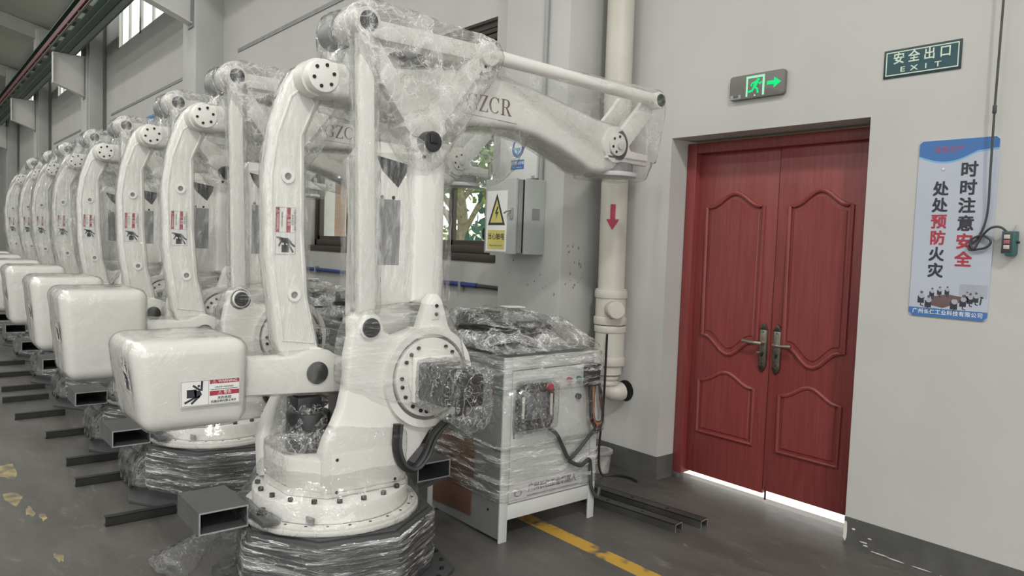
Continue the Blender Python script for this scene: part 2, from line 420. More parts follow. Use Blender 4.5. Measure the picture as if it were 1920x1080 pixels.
def one(name, parent, fn):
    b = MB(); fn(b); return b.build(name, parent)
def thing(name, label, cat, loc=(0, 0, 0), group=None, rz=0):
    o = bpy.data.objects.new(name, None); COL.objects.link(o); o.location = loc; o.rotation_euler = (0, 0, rz)
    o.empty_display_size = .1
    return tag(o, label, cat, group)
def tag(o, label, cat, group=None, kind=None):
    o['label'] = label; o['category'] = cat
    if group: o['group'] = group
    if kind: o['kind'] = kind
    return o
def struct(o, label=None):
    o['kind'] = 'structure'
    if label: o['label'] = label
    return o
def kids(o): return list(o.children)
def copy_tree(o, parent=None, skip=()):
    c = o.copy(); COL.objects.link(c)
    c.parent = parent
    for ch in kids(o):
        if ch.name.split('.')[0] in skip: continue
        copy_tree(ch, c, skip)
    return c
V3 = Vector
def frameX(x, y, z): return (V3((x, y, z)), V3((0, 1, 0)), V3((0, 0, 1)))      # on a face turned to +X
def frameW(x, y, z): return (V3((x, y, z)), V3((1, 0, 0)), V3((0, 0, 1)))      # on a face turned to -Y

def ball(c, r, n=10):
    out = []
    for i in range(n):
        for j in range(5):
            a = 2*pi*i/n; b = -pi/2+pi*j/4
            out.append((c[0]+r*cos(a)*cos(b), c[1]+r*sin(a)*cos(b), c[2]+r*sin(b)))
    return out
def discx(x0, x1, y, z, r, n=12):
    return [(x, y+r*cos(2*pi*i/n), z+r*sin(2*pi*i/n)) for x in (x0, x1) for i in range(n)]
def film_hull(name, pts, mat, parent, edge=.06, amp=.012, freq=9.0, sag=0.0, seed=0.0):
    """stretch film pulled taut over a set of points, creased and slightly slack between them"""
    t = bmesh.new()
    vs = [t.verts.new(p) for p in pts]
    r = bmesh.ops.convex_hull(t, input=vs)
    junk = [g for g in set(r['geom_interior']+r['geom_unused']) if isinstance(g, bmesh.types.BMVert) and g.is_valid]
    bmesh.ops.delete(t, geom=junk, context='VERTS')
    for k in range(6):
        ed = [e for e in t.edges if e.calc_length() > edge]
        if not ed or len(t.faces) > 9000: break
        bmesh.ops.subdivide_edges(t, edges=ed, cuts=1, use_grid_fill=True)
        bmesh.ops.triangulate(t, faces=t.faces[:])
    bmesh.ops.smooth_vert(t, verts=t.verts[:], factor=.4, use_axis_x=True, use_axis_y=True, use_axis_z=True)
    t.normal_update()
    c = sum((v.co for v in t.verts), V3())/len(t.verts)
    for v in t.verts:
        p = v.co*freq+V3((seed, seed*1.7, -seed))
        d = noise.noise(p)*amp*.9 + (.5-abs(noise.noise(p*2.3)))*amp*.9
        v.co += v.normal*d + (c-v.co)*sag
    b = MB(); b.merge(t, mat)
    o = b.build(name, parent, angle=70)
    return o
def film_offset(name, src, mat, parent, off=.008, amp=.006, edge=.05, freq=12.0):
    """film drawn tight round one part: its own surface, a little outside it"""
    t = bmesh.new(); t.from_mesh(src.data)
    bmesh.ops.remove_doubles(t, verts=t.verts[:], dist=.002)
    for k in range(4):
        ed = [e for e in t.edges if e.calc_length() > edge]
        if not ed or len(t.faces) > 8000: break
        bmesh.ops.subdivide_edges(t, edges=ed, cuts=1, use_grid_fill=True)
        bmesh.ops.triangulate(t, faces=t.faces[:])
    t.normal_update()
    for v in t.verts:
        v.co += v.normal*(off+noise.noise(v.co*freq)*amp)
    b = MB(); b.merge(t, mat); return b.build(name, parent, angle=70)

# ------------------------------------------------------------------ the hall
YW = 4.043; WT = .32
COLX = [-3.85, -12.40, -21.30, -30.1, -38.9]
YC = 3.62
def wall_holes(b, x0, x1, z0, z1, y0, y1, holes, mat):
    xs = sorted({x0, x1} | {h[0] for h in holes} | {h[1] for h in holes})
    zs = sorted({z0, z1} | {h[2] for h in holes} | {h[3] for h in holes})
    for a, c in zip(xs, xs[1:]):
        run = None
        for d, e in zip(zs, zs[1:]):
            mx, mz = (a+c)/2, (d+e)/2
            if any(h[0] < mx < h[1] and h[2] < mz < h[3] for h in holes):
                if run: b.box((a, y0, run[0]), (c, y1, run[1]), mat); run = None
            else:
                run = (run[0] if run else d, e)
        if run: b.box((a, y0, run[0]), (c, y1, run[1]), mat)
LOW = [(-8.95, -5.22, 1.5, 3.58), (-11.75, -9.75, 1.5, 3.58), (-20.2, -13.6, 1.5, 3.58), (-29, -22.5, 1.5, 3.58)]
UP = [(-11.4, -5.3, 5.85, 7.7), (-19.9, -15.75, 5.85, 7.7), (-28.7, -24.6, 5.85, 7.7), (-37.4, -33.4, 5.85, 7.7)]
DOOR = (-3.25, -1.913, 0.0, 2.355)

struct(one('floor', None, lambda b: b.box((-46, -20, -.2), (9, YW+WT, 0), 'painted_concrete')))
wb = MB()
wall_holes(wb, -46, 9.0, 0, 5.4, YW, YW+WT, LOW+[DOOR], 'wall_paint')
wall_holes(wb, -46, 9.0, 5.4, 8.35, YW, YW+.1, UP, 'wall_paint')
struct(wb.build('wall_back', smooth=False))
struct(one('wall_left', None, lambda b: b.box((-46.2, -20, 0), (-46, YW+WT, 11.7), 'wall_paint_old')))
def ceil_fn(b):
    # roof sheets, with an open skylight strip added along each slope for light
    b.prism([(YW+WT, 8.3), (-2.4, 9.95), (-2.4, 10.1), (YW+WT, 8.45)], 'x', -46, 9, 'ceiling_sheet')
    b.prism([(-4.6, 10.5), (-9, 11.6), (-13, 10.73), (-13, 10.88), (-9, 11.75), (-4.6, 10.65)], 'x', -46, 9, 'ceiling_sheet')
    b.prism([(-15.5, 10.18), (-20, 9.2), (-20, 9.35), (-15.5, 10.33)], 'x', -46, 9, 'ceiling_sheet')
    for x in COLX: b.prism([(YW, 7.9), (YW, 8.36), (-9, 11.6), (-20, 9.2), (-20, 8.8), (-9, 11.1)], 'x', x-.5, x-.25, 'ceiling_sheet')
struct(one('ceiling', None, ceil_fn))
wf = MB(); wall_holes(wf, -46, 9, 0, 9.4, -20, -19.7, [(-45+9*k, -37.5+9*k, 4.3, 7.6) for k in range(6)], 'wall_paint_old')
struct(wf.build('wall_front', smooth=False))
def wright(b):   # gable wall behind the camera with a wide opening added to light the +X faces
    b.box((9, -20, 0), (9.2, -14, 11.7), 'wall_paint_old'); b.box((9, 2.6, 0), (9.2, YW+WT, 11.7), 'wall_paint_old'); b.box((9, -14, 8.6), (9.2, 2.6, 11.7), 'wall_paint_old')
struct(one('wall_right', None, wright))
for i, x in enumerate(COLX):
    def col(b, x=x):
        b.box((x-.71, YC, 0), (x, YW+.02, 8.3), 'wall_paint_old', bev=.008)
    c = struct(one('column', None, col), None)
    c['label'] = ['white concrete column carrying the two switch boxes', 'second white column along the window wall', 'third white column along the window wall', 'fourth white column along the window wall', 'farthest white column along the window wall'][i]
    if i > 0:
        # steel stanchion of the crane way against the column's near side
        def stan(b, x=x):
            b.box((x+.02, 3.66, 0), (x+.14, 3.96, 8.2), 'wall_paint_old', bev=.006)
        if i > 1: struct(one('trim_%d' % (i+4), None, stan), 'pale steel stanchion beside a column')
# thin ledges (grooves) along the upper wall
for i, (a, b_) in enumerate(((-11.7+.0, -4.6), (-20.6, -13.15), (-29.4, -22.05))):
    def led(b, a=a, b_=b_):
        b.box((a, YW-.012, 4.385), (b_, YW, 4.44), 'recess_grey')
    struct(one('trim_%d' % (i+1), None, led), 'dark groove line along the upper wall')
def skirt(b):
    for (xa, xb) in ((-12.4, -4.56), (-3.85, -3.25), (-1.913, 9.0)):
        b.box((xa, YW-.006, 0), (xb, YW, .162), 'skirting_grey')
    b.box((-3.25, YW, 0), (-3.245, 4.24, .162), 'skirting_grey')
struct(one('baseboard_back', None, skirt))
def chips(b):
    rr = random.Random(3)
    for (x, z, w, h) in ((-1.905, .02, .012, .13), (-1.86, .10, .01, .01), (-1.80, .045, .022, .008), (-1.79, .03, .013, .008), (-1.77, .075, .012, .007), (-1.72, .012, .05, .006), (-1.63, .008, .04, .006), (-1.5, .009, .05, .005), (-1.38, .007, .04, .006)):
        pts = [(x+w*cos(a)*rr.uniform(.7, 1.2), z+.5*h+.5*h*sin(a)*rr.uniform(.8, 1.1)) for a in [k*pi/4 for k in range(8)]]
        b.flat((V3((0, YW-.006, 0)), V3((1, 0, 0)), V3((0, 0, 1))), pts, 'ink_cream', 0, .001)
ch = one('plaster_chip', None, chips); tag(ch, 'chipped white plaster spots on the grey skirting beside the door', 'plaster', kind='stuff')

def scuff(b):
    rr = random.Random(8)
    frs = (V3((-3.8495, 0, 0)), V3((0, 1, 0)), V3((0, 0, 1))); frf = (V3((0, YC-.0005, 0)), V3((1, 0, 0)), V3((0, 0, 1)))
    for k in range(26):
        y, z, r = rr.uniform(3.64, 3.86), rr.uniform(1.28, 1.62), rr.uniform(.003, .009)
        b.flat(frs, [(y+r*rr.uniform(.5, 1.2)*cos(a), z+r*rr.uniform(.6, 2.2)*sin(a)) for a in [i*pi/4 for i in range(8)]], 'recess_grey', 0, .0006)
    for k in range(12):
        x, z, r = rr.uniform(-4.5, -3.88), rr.uniform(1.25, 1.55), rr.uniform(.003, .008)
        b.flat(frf, [(x+r*rr.uniform(.5, 1.2)*cos(a), z+r*rr.uniform(.6, 2.2)*sin(a)) for a in [i*pi/4 for i in range(8)]], 'recess_grey', 0, .0006)
tag(one('scuff_marks', None, scuff), 'small dark scuffs and chips on the white column below the switch boxes', 'scuff', kind='stuff')

# windows
def window(n, x0, x1, z0, z1, mulls, blind=True):
    w = bpy.data.objects.new('window_%d' % n, None); COL.objects.link(w); struct(w, 'brown framed sliding window in the back wall')
    y = YW+.05
    def fr(b):
        b.box((x0, y, z0), (x1, y+.1, z0+.075), 'brown_frame', .004); b.box((x0, y, z1-.06), (x1, y+.1, z1), 'brown_frame', .004)
        b.box((x0, y, z0), (x0+.055, y+.1, z1), 'brown_frame', .004); b.box((x1-.055, y, z0), (x1, y+.1, z1), 'brown_frame', .004)
    one('window_frame', w, fr)
    one('window_sill', w, lambda b: b.box((x0-.06, YW-.012, z0-.07), (x1+.08, y+.02, z0), 'brown_frame', .004))
    e = [x0+.055]+mulls+[x1-.055]
    for a, c in zip(e, e[1:]):
        def sash(b, a=a, c=c):
            for p, q in (((a, z0+.075), (a+.045, z1-.06)), ((c-.03, z0+.075), (c, z1-.06))):
                b.box((p[0], y+.02, p[1]), (q[0], y+.06, q[1]), 'brown_frame')
            b.box((a, y+.02, z0+.075), (c, y+.06, z0+.12), 'brown_frame'); b.box((a, y+.02, 2.62), (c, y+.06, 2.67), 'brown_frame')
        s = one('sash', w, sash)
        one('pane', s, lambda b, a=a, c=c: b.box((a+.04, y+.037, z0+.11), (c-.03, y+.043, z1-.06), 'window_glass'))
    if blind:
        def bl(b):
            for k in range(7):
                b.box((x0+.06, y+.01+.004*(k % 2), z1-.10-.065*k), (x1-.06, y+.05, z1-.045-.065*k), 'dark_blind', .006)
        one('blind', w, bl)
window(1, *LOW[0], [-8.10, -7.25, -6.45, -5.95])
window(2, *LOW[1], [-11.25, -10.6])
window(3, *LOW[2], [-18.7, -17.1, -15.5])
window(4, *LOW[3], [-27.4, -25.8, -24.2])
for i, u in enumerate(UP):
    w = bpy.data.objects.new('window_%d' % (5+i), None); COL.objects.link(w); struct(w, 'high bright window above the crane beam level')
    x0, x1, z0, z1 = u
    nm = 4
    def fr(b, x0=x0, x1=x1, z0=z0, z1=z1):
        y = YW+.005
        for (a, c, d, e) in ((x0, x1, z0, z0+.05), (x0, x1, z1-.05, z1)): b.box((a, y, d), (c, y+.06, e), 'bracket_white')
        for k in range(nm+1):
            xx = x0+(x1-x0-.07)*k/nm; ww = .16 if k == 2 else .045
            b.box((xx-(ww-.07)/2, y, z0), (xx+ww/2+.035, y+.05, z1), 'bracket_white')
    one('window_frame', w, fr)
    for k in range(nm):
        a = x0+(x1-x0)*k/nm; c = x0+(x1-x0)*(k+1)/nm
        one('pane', w, lambda b, a=a, c=c, z0=z0, z1=z1: b.box((a+.03, YW+.03, z0+.05), (c-.03, YW+.036, z1-.05), 'window_glass'))

# crane runway on brackets
def beam(b):
    b.box((-45, 2.93, 5.89), (6, 3.42, 5.915), 'green_beam'); b.box((-45, 3.15, 5.915), (6, 3.18, 6.55), 'green_beam'); b.box((-45, 2.98, 6.55), (6, 3.37, 6.58), 'green_beam')
    b.box((-45, 3.24, 5.868), (6, 3.36, 5.89), 'grey_rail'); b.box((-45, 3.05, 5.875), (6, 3.07, 5.89), 'grey_rail')
cb = one('crane_beam', None, beam); tag(cb, 'dark green crane runway beam running along the wall on brackets', 'beam')
def rail(b):
    b.box((-45, 2.80, 5.99), (6, 2.86, 6.11), 'red_rail'); b.box((-45, 2.84, 5.95), (6, 2.88, 5.975), 'cream_rail')
    for k in range(40): b.box((-45+1.25*k, 2.82, 5.96), (-44.94+1.25*k, 3.16, 6.13), 'cream_rail')
rl = one('conductor_rail', None, rail); tag(rl, 'red conductor rail along the outer edge of the green crane beam', 'rail')
for i, x in enumerate(COLX[1:]):
    t = thing('crane_bracket', ['white steel bracket on the second column, cut by the top edge', 'white steel bracket on the third column, seen whole', 'white steel bracket on the fourth column', 'small far white steel bracket at the left edge'][i], 'bracket', (x-.25, 0, 0), 'crane beam brackets')
    one('web_plate', t, lambda b: b.prism([(2.93, 5.88), (3.62, 5.88), (3.62, 4.92), (2.94, 5.17)], 'x', -.012, .012, 'bracket_white'))
    one('top_flange', t, lambda b: b.box((-.11, 2.92, 5.86), (.11, 3.62, 5.888), 'bracket_white', .003))
    one('lower_flange', t, lambda b: b.prism([(2.94, 5.15), (2.94, 5.17), (3.62, 4.92), (3.62, 4.90)], 'x', -.11, .11, 'bracket_white'))
    one('end_plate', t, lambda b: b.box((-.11, 2.925, 5.15), (.11, 2.94, 5.87), 'bracket_white'))
    one('back_plate', t, lambda b: b.box((-.13, 3.60, 4.85), (.13, 3.618, 5.9), 'recess_grey'))
b = MB(); fr = frameW(-16.75, YW-.02, 3.88)
b.rect(fr, -.32, -.1, .32, .1, 'ink_blue', 0, .01); b.frame(fr, -.3, -.085, .3, .085, .015, 'ink_lightblue', .01, .012); b.rect(fr, -.22, -.02, .22, .02, 'ink_white', .01, .012)
tag(b.build('wall_sign'), 'small blue sign high on the far window wall', 'sign')

# ------------------------------------------------------------------ red double door
d1 = bpy.data.objects.new('door_1', None); COL.objects.link(d1); struct(d1, 'red double door with wavy panel mouldings and bronze lever handles')
def dframe(b):
    b.box((-3.247, 4.215, .04), (-3.17, YW+WT, 2.335), 'red_wood', .006); b.box((-1.99, 4.215, .04), (-1.915, YW+WT, 2.335), 'red_wood', .006)
    b.box((-3.17, 4.2165, 2.265), (-1.99, YW+WT, 2.335), 'red_wood', .006)
one('door_frame', d1, dframe)
one('door_stop', d1, lambda b: b.box((-3.245, 4.215, .0), (-3.20, 4.28, .04), 'skirting_grey', .004))
def curve(p0, p1, bul, n=14, skew=.5):
    """a crest: flat shoulders that swell to the middle"""
    out = []
    for i in range(n+1):
        s = i/n; k = (0.5-.5*cos(2*pi*min(1, max(0, (s-.06)/.88))))
        out.append((p0[0]+(p1[0]-p0[0])*s, p0[1]+(p1[1]-p0[1])*s+bul*k))
    return out
def leaf(x0, x1, y, zb, hx, hdir):
    lf = one('door_leaf', d1, lambda b: b.box((x0, y, zb), (x1, y+.045, 2.285), 'red_wood', .004))
    m0, m1 = x0+.085, x1-.095
    up = curve((m0, 1.90), (m1, 1.90), .09) + curve((m1, 1.03), (m0, 1.03), -.11)
    lo = curve((m0, .72), (m1, .72), .075) + [(m1, .36), (m0, .36)]
    for pl in (up, lo):
        def mould(b, pl=pl):
            b.tube([(p[0], y-.001, p[1]) for p in pl], .015, 'red_wood', 8, True)
        one('panel_moulding', lf, mould)
        def inner(b, pl=pl):
            cx = sum(p[0] for p in pl)/len(pl); cz = sum(p[1] for p in pl)/len(pl)
            q = [(cx+(p[0]-cx)*.86, cz+(p[1]-cz)*.93) for p in pl]
            b.prism(q, 'y', y-.007, y+.002, 'red_wood', .005, 1)
        one('raised_panel', lf, inner)
    # handle
    h = one('handle', lf, lambda b: None or b.prism([(hx-.024, .885), (hx+.024, .885), (hx+.024, 1.115), (hx-.024, 1.115)], 'y', y-.012, y, 'bronze_light', .004))
    def orn(b):
        for zz, s in ((1.115, 1), (.885, -1)):
            b.prism([(hx-.03, zz), (hx+.03, zz), (hx+.02, zz+.02*s), (hx+.009, zz+.036*s), (hx, zz+.045*s), (hx-.009, zz+.036*s), (hx-.02, zz+.02*s)], 'y', y-.013, y, 'bronze', .003)
        b.box((hx-.029, y-.006, .885), (hx+.029, y, 1.115), 'bronze', .002)
        b.cyl((hx, y-.016, 1.10), (hx, y-.01, 1.10), .004, 'hole_black', 8); b.cyl((hx, y-.016, .90), (hx, y-.01, .90), .004, 'hole_black', 8)
        b.cyl((hx, y-.02, .965), (hx, y-.01, .965), .011, 'bronze', 12); b.box((hx-.004, y-.022, .945), (hx+.004, y-.012, .965), 'hole_black')
        if hdir < 0: b.box((hx-.022, y-.05, .962), (hx+.003, y-.02, .976), 'bronze_light', .004)
    orn_o = one('escutcheon', lf, orn)
    pts = [(hx, y-.01, 1.03), (hx, y-.05, 1.03), (hx+.02*hdir, y-.062, 1.03), (hx+.06*hdir, y-.062, 1.025+.006), (hx+.095*hdir, y-.06, 1.034), (hx+.12*hdir, y-.055, 1.03+.004)]
    one('lever', lf, lambda b: b.tube(pts, .01, 'bronze_light', 10, radii=[.015, .013, .012, .0095, .011, .013]))
leaf(-3.172, -2.563, 4.262, .062, -2.61, -1)
leaf(-2.555, -1.985, 4.250, .088, -2.505, 1)
one('bolt', d1, lambda b: b.cyl((-2.535, 4.255, .03), (-2.535, 4.255, .12), .006, 'bolt_black', 8))

# ------------------------------------------------------------------ things on the walls
# lit exit sign
t = thing('exit_light', 'grey lit emergency exit light with green running man and arrow', 'exit sign', (-2.607, YW, 2.616))
def body(b):
    n = 8; pts = []
    w, h, r = .187, .074, .02
    for (cx, cz, a0) in ((w-r, h-r, 0), (-w+r, h-r, pi/2), (-w+r, -h+r, pi), (w-r, -h+r, 1.5*pi)):
        for k in range(5): pts.append((cx+r*cos(a0+k*pi/8), cz+r*sin(a0+k*pi/8)))
    b.prism(pts, 'y', -.028, 0, 'sign_grey', .004)
one('housing', t, body)
def man(b):
    fr = frameW(0, -.0285, 0)
    g, p = 'green_glow', 'pale_glow'
    b.rect(fr, -.07, -.062, -.058, .058, p); b.rect(fr, .042, -.062, .056, .058, p); b.rect(fr, -.07, .046, .056, .06, p)
    b.rect(fr, -.058, -.05, .042, .046, 'green_glow', 0, .0004) if False else None
    b.disc(fr, .012, .033, .009, g)
    b.stroke(fr, [(.002, .022), (-.012, -.006)], .022, g); b.stroke(fr, [(.006, .02), (.026, .008), (.036, .016)], .009, g)
    b.stroke(fr, [(-.004, .022), (-.028, .016), (-.036, .0)], .009, g); b.stroke(fr, [(-.012, -.006), (.008, -.022), (.012, -.044)], .012, g)
    b.stroke(fr, [(-.012, -.006), (-.028, -.03), (-.05, -.034)], .012, g)
    b.flat(fr, [(-.016, -.062), (.0, -.062), (-.008, -.05)], p)
    b.flat(fr, [(.072, -.008), (.118, -.008), (.118, -.03), (.165, .002), (.118, .034), (.118, .014), (.072, .014)], g)
one('pictogram', t, man)
def st(b):
    fr = frameW(-.135, -.0285, -.055)
    b.rect(fr, -.045, -.013, .03, .012, 'conduit_grey'); b.text(fr, '消防', -.005, 0, .02, 'ink_dark', .002, .02)
one('maker_plate', t, st)
# EXIT plate
t = one('exit_plate', None, lambda b: b.box((-1.859, YW-.006, 2.545), (-1.484, YW, 2.691), 'sign_dark', .001))
tag(t, 'dark teal exit plate with Chinese characters right of the lit sign', 'exit sign')
def ex(b):
    fr = frameW(-1.6715, YW-.006, 2.618)
    b.rect(fr, -.178, -.063, .178, .063, 'sign_teal'); b.frame(fr, -.176, -.061, .176, .061, .005, 'ink_pale', .0005, .0014)
    for i, c in enumerate('安全出口'): b.text(fr, c, -.112+.075*i, .02, .062, 'ink_pale', .0022, .03, .95)
    for i, c in enumerate('EXIT'): b.text(fr, c, -.09+.057*i, -.036, .036, 'ink_pale', .0022, .03, 1.5)
one('lettering', t, ex)
# banner
t = thing('safety_banner', 'tall white and blue safety poster with vertical Chinese characters', 'poster', (-1.469, YW, 1.755))
def bp_(b):
    w, h, r = .181, .444, .022; pts = []
    for (cx, cz, a0) in ((w-r, h-r, 0), (-w+r, h-r, pi/2), (-w+r, -h+r, pi), (w-r, -h+r, 1.5*pi)):
        for k in range(5): pts.append((cx+r*cos(a0+k*pi/8), cz+r*sin(a0+k*pi/8)))
    b.prism(pts, 'y', -.006, 0, 'banner_white')
one('board', t, bp_)
def head(b):
    fr = frameW(0, -.006, 0)
    top = [(-.18, .43), (-.165, .444), (.165, .444), (.18, .43)]
    low = [(-.18+.36*s, .37-.038*sin(pi*min(1, s*1.35))*(1 if s < .74 else 1)+.012*s+max(0, s-.55)*.02) for s in [k/16 for k in range(17)]]
    b.flat(fr, top+low[::-1], 'ink_blue', 0, .0006)
    b.flat(fr, low+[(p[0], p[1]-.008) for p in low[::-1]], 'ink_lightblue', 0, .0006)
    b.text(fr, '安全生产', -.04, .395, .034, 'banner_red_faded', .001, .03)
one('header_band', t, head)
def foot(b):
    fr = frameW(0, -.006, 0)
    b.flat(fr, [(-.181, -.40), (.181, -.40), (.181, -.425), (.162, -.444), (-.162, -.444), (-.181, -.425)], 'ink_blue', 0, .0006)
    for i, c in enumerate('广州长仁工业科技有限公司'): b.text(fr, c, -.15+.0272*i, -.42, .026, 'ink_white', .0012, .02)
one('footer_band', t, foot)
for word, x, z, dz, sz, reds in (('时时注意安全', .055, .285, .088, .079, (4, 5)), ('处处预防火灾', -.068, .195, .082, .075, (2, 3))):
    def vt(b, word=word, x=x, z=z, dz=dz, sz=sz, reds=reds):
        fr = frameW(0, -.006, 0)
        for i, c in enumerate(word): b.text(fr, c, x, z-dz*i, sz, 'ink_red' if i in reds else 'ink_dark', .0012, .05)
    one('slogan', t, vt)
def meet(b):
    fr = frameW(0, -.006, 0); rr = random.Random(5)
    b.rect(fr, .05, -.335, .175, -.27, 'print_grey', 0, .0005)
    b.flat(fr, [(-.075, -.385), (-.02, -.395), (.06, -.36), (.075, -.335), (.0, -.325), (-.075, -.34)], 'print_brown', 0, .0008)
    for (x, z, s) in ((-.125, -.355, 1.1), (-.075, -.325, .8), (-.04, -.315, .75), (-.005, -.312, .75), (.03, -.375, 1.15), (.07, -.36, 1.05), (.10, -.345, .95), (.125, -.338, .9), (-.09, -.375, 1.1), (.085, -.33, .7)):
        b.rect(fr, x-.014*s, z-.02*s, x+.014*s, z+.012*s, 'ink_dark', 0, .001)
        b.disc(fr, x+.003, z+.014*s, .013*s, 'print_grey', 0, .0012, 10, .012*s); b.disc(fr, x+.002, z+.03*s, .0065*s, 'print_brown', 0, .0014, 10)
        b.stroke(fr, [(x, z-.02*s), (x, z-.03*s), (x+.012*s, z-.034*s)], .004, 'ink_dark', 0, .001)
    b.stroke(fr, [(.148, -.36), (.152, -.33), (.156, -.30)], .012, 'print_grey', 0, .0009); b.stroke(fr, [(.146, -.365), (.15, -.335)], .006, 'ink_dark', 0, .001)
one('picture', t, meet)
one('rivet', t, lambda b: b.cyl((-.06, -.006, .3), (-.06, -.011, .3), .006, 'white_paper', 10))
# pendant control with cable
t = thing('crane_pendant', 'small dark teal hoist push-button box hanging beside the poster', 'control box', (-1.212, YW, 1.69))
one('housing', t, lambda b: b.prism([(-.026, -.048), (-.01, -.05), (-.006, -.06), (.024, -.06), (.03, -.05), (.03, .056), (-.026, .056)], 'y', -.055, -.004, 'pendant_teal', .004))
one('front_plate', t, lambda b: b.box((-.021, -.058, -.042), (.018, -.054, .05), 'cable_dark', .001))
for i, m in enumerate(('pvc_cap', 'banner_red_faded', 'pvc_cap')):
    one('push_button', t, lambda b, i=i, m=m: b.box((-.014, -.064, .02-.024*i), (.010, -.056, .039-.024*i), m, .002))
one('knob', t, lambda b: b.cyl((.03, -.03, .005), (.042, -.03, .005), .006, 'cable_black', 10))
one('hook', t, lambda b: b.cyl((.016, -.02, .056), (.018, -.01, .085), .003, 'conduit_grey', 8))
def smooth(pts, n=8):
    P = [V3(p) for p in pts]; out = []
    for i in range(len(P)-1):
        a, b_, c, d = P[max(0, i-1)], P[i], P[i+1], P[min(len(P)-1, i+2)]
        for k in range(n):
            s = k/n
            out.append(.5*((2*b_)+(c-a)*s+(2*a-5*b_+4*c-d)*s*s+(3*b_-a-3*c+d)*s**3))
    out.append(P[-1]); return out
pth = smooth([(-1.30, 3.98, 8.2), (-1.30, 3.99, 4.0), (-1.303, 3.99, 2.9), (-1.31, 4.0, 2.34), (-1.31, 4.005, 2.05), (-1.315, 4.02, 1.83), (-1.345, 4.025, 1.72), (-1.385, 4.025, 1.675), (-1.375, 4.022, 1.655), (-1.31, 4.02, 1.668), (-1.292, 4.018, 1.70), (-1.33, 4.018, 1.725), (-1.38, 4.02, 1.70), (-1.36, 4.015, 1.66), (-1.33, 4.015, 1.72), (-1.29, 4.0, 1.76), (-1.25, 3.995, 1.765), (-1.222, 3.995, 1.745)])
ch = one('pendant_cable', t, lambda b: b.tube([p-V3((-1.212, YW, 1.69)) for p in pth], .0055, 'cable_dark', 8))
kn = one('cable_joint', t, lambda b: b.cyl((-1.31+1.212, 4.0-YW, .61), (-1.31+1.212, 4.0-YW, .65), .009, 'cable_dark', 10, bev=.004))

# switch boxes on the first column
t = thing('switch_box', 'white wall box with round blue sticker, upper of the two on the column', 'switch box', (-4.31, YC, 2.275))
one('cabinet_body', t, lambda b: b.box((-.215, -.05, -.19), (.215, 0, .185), 'box_white', .005))
def stk(b):
    fr = frameW(0, -.05, 0)
    b.disc(fr, .0, .04, .075, 'ink_white', 0, .0006, 28); b.disc(fr, .0, .04, .07, 'ink_blue', 0, .001, 28)
    b.disc(fr, 0, .048, .042, 'ink_white', 0, .0014, 20, .05); b.flat(fr, [(-.03, .03), (-.012, .02), (-.014, -.005), (.012, -.005), (.012, .02), (.03, .03), (.034, .045), (-.034, .045)], 'ink_lightblue', 0, .0018)
    b.rect(fr, -.075, -.115, .075, -.045, 'ink_blue', 0, .001); b.text(fr, '必须戴安全帽', 0, -.07, .026, 'ink_white', .0018, .02, .95); b.rect(fr, -.055, -.104, .055, -.097, 'ink_lightblue', 0, .0016)
one('sticker', t, stk)
one('latch', t, lambda b: b.box((.17, -.058, -.185), (.2, -.05, -.17), 'conduit_grey'))
t = thing('distribution_box', 'grey metal distribution box with ajar door and yellow electric warning', 'switch box', (-4.22, YC, 1.80))
def cbx(b):
    b.box((-.19, -.19, -.27), (.185, 0, .27), 'box_grey', .006); b.box((-.185, -.2, -.26), (.17, -.185, .26), 'hole_black')
one('cabinet_body', t, cbx)
dr = one('door', t, lambda b: b.box((-.19, -.262, -.27), (.165, -.242, .27), 'box_grey', .004))
one('handle', dr, lambda b: (b.box((.115, -.275, -.02), (.14, -.262, .06), 'conduit_grey', .003), b.tube([(.128, -.272, .045), (.1, -.29, .035), (.075, -.295, .02)], .007, 'edge_steel', 8)))
one('side_plate', t, lambda b: b.box((.185, -.125, -.02), (.189, -.055, .06), 'recess_grey'))
one('seal_strip', t, lambda b: b.box((.15, -.24, -.26), (.165, -.2, .26), 'conduit_grey'))
one('hinge_knob', t, lambda b: b.cyl((-.2, -.25, -.13), (-.19, -.2, -.13), .05, 'hole_black', 16))
def wst(b):
    fr = frameW(-.035, -.262, 0)
    b.rect(fr, -.135, -.255, .105, .185, 'ink_white', 0, .0006)
    b.flat(fr, [(-.115, -.065), (.085, -.065), (-.015, .165)], 'ink_dark', 0, .001); b.flat(fr, [(-.088, -.047), (.058, -.047), (-.015, .12)], 'ink_yellow', 0, .0014)
    b.flat(fr, [(-.01, .07), (-.034, .015), (-.014, .018), (-.024, -.03), (.006, .032), (-.012, .03), (.006, .07)], 'ink_dark', 0, .0018)
    b.rect(fr, -.115, -.24, .085, -.10, 'ink_yellow', 0, .001)
    for i, c in enumerate('当心触电'): b.text(fr, c, -.088+.049*i, -.15, .05, 'ink_dark', .0016, .02)
    b.text(fr, 'Danger electric shock', -.015, -.212, .017, 'ink_dark', .0016)
one('warning_label', dr, wst)
b = MB(); b.cyl((-4.075, YC-.02, 2.46), (-4.075, YC-.02, 8.2), .016, 'conduit_grey', 10); b.cyl((-4.075, YC-.02, 2.06), (-4.075, YC-.02, 2.47), .016, 'conduit_grey', 10)
tag(b.build('conduit_pipe'), 'thin grey conduit running up the column from the switch boxes', 'pipe')
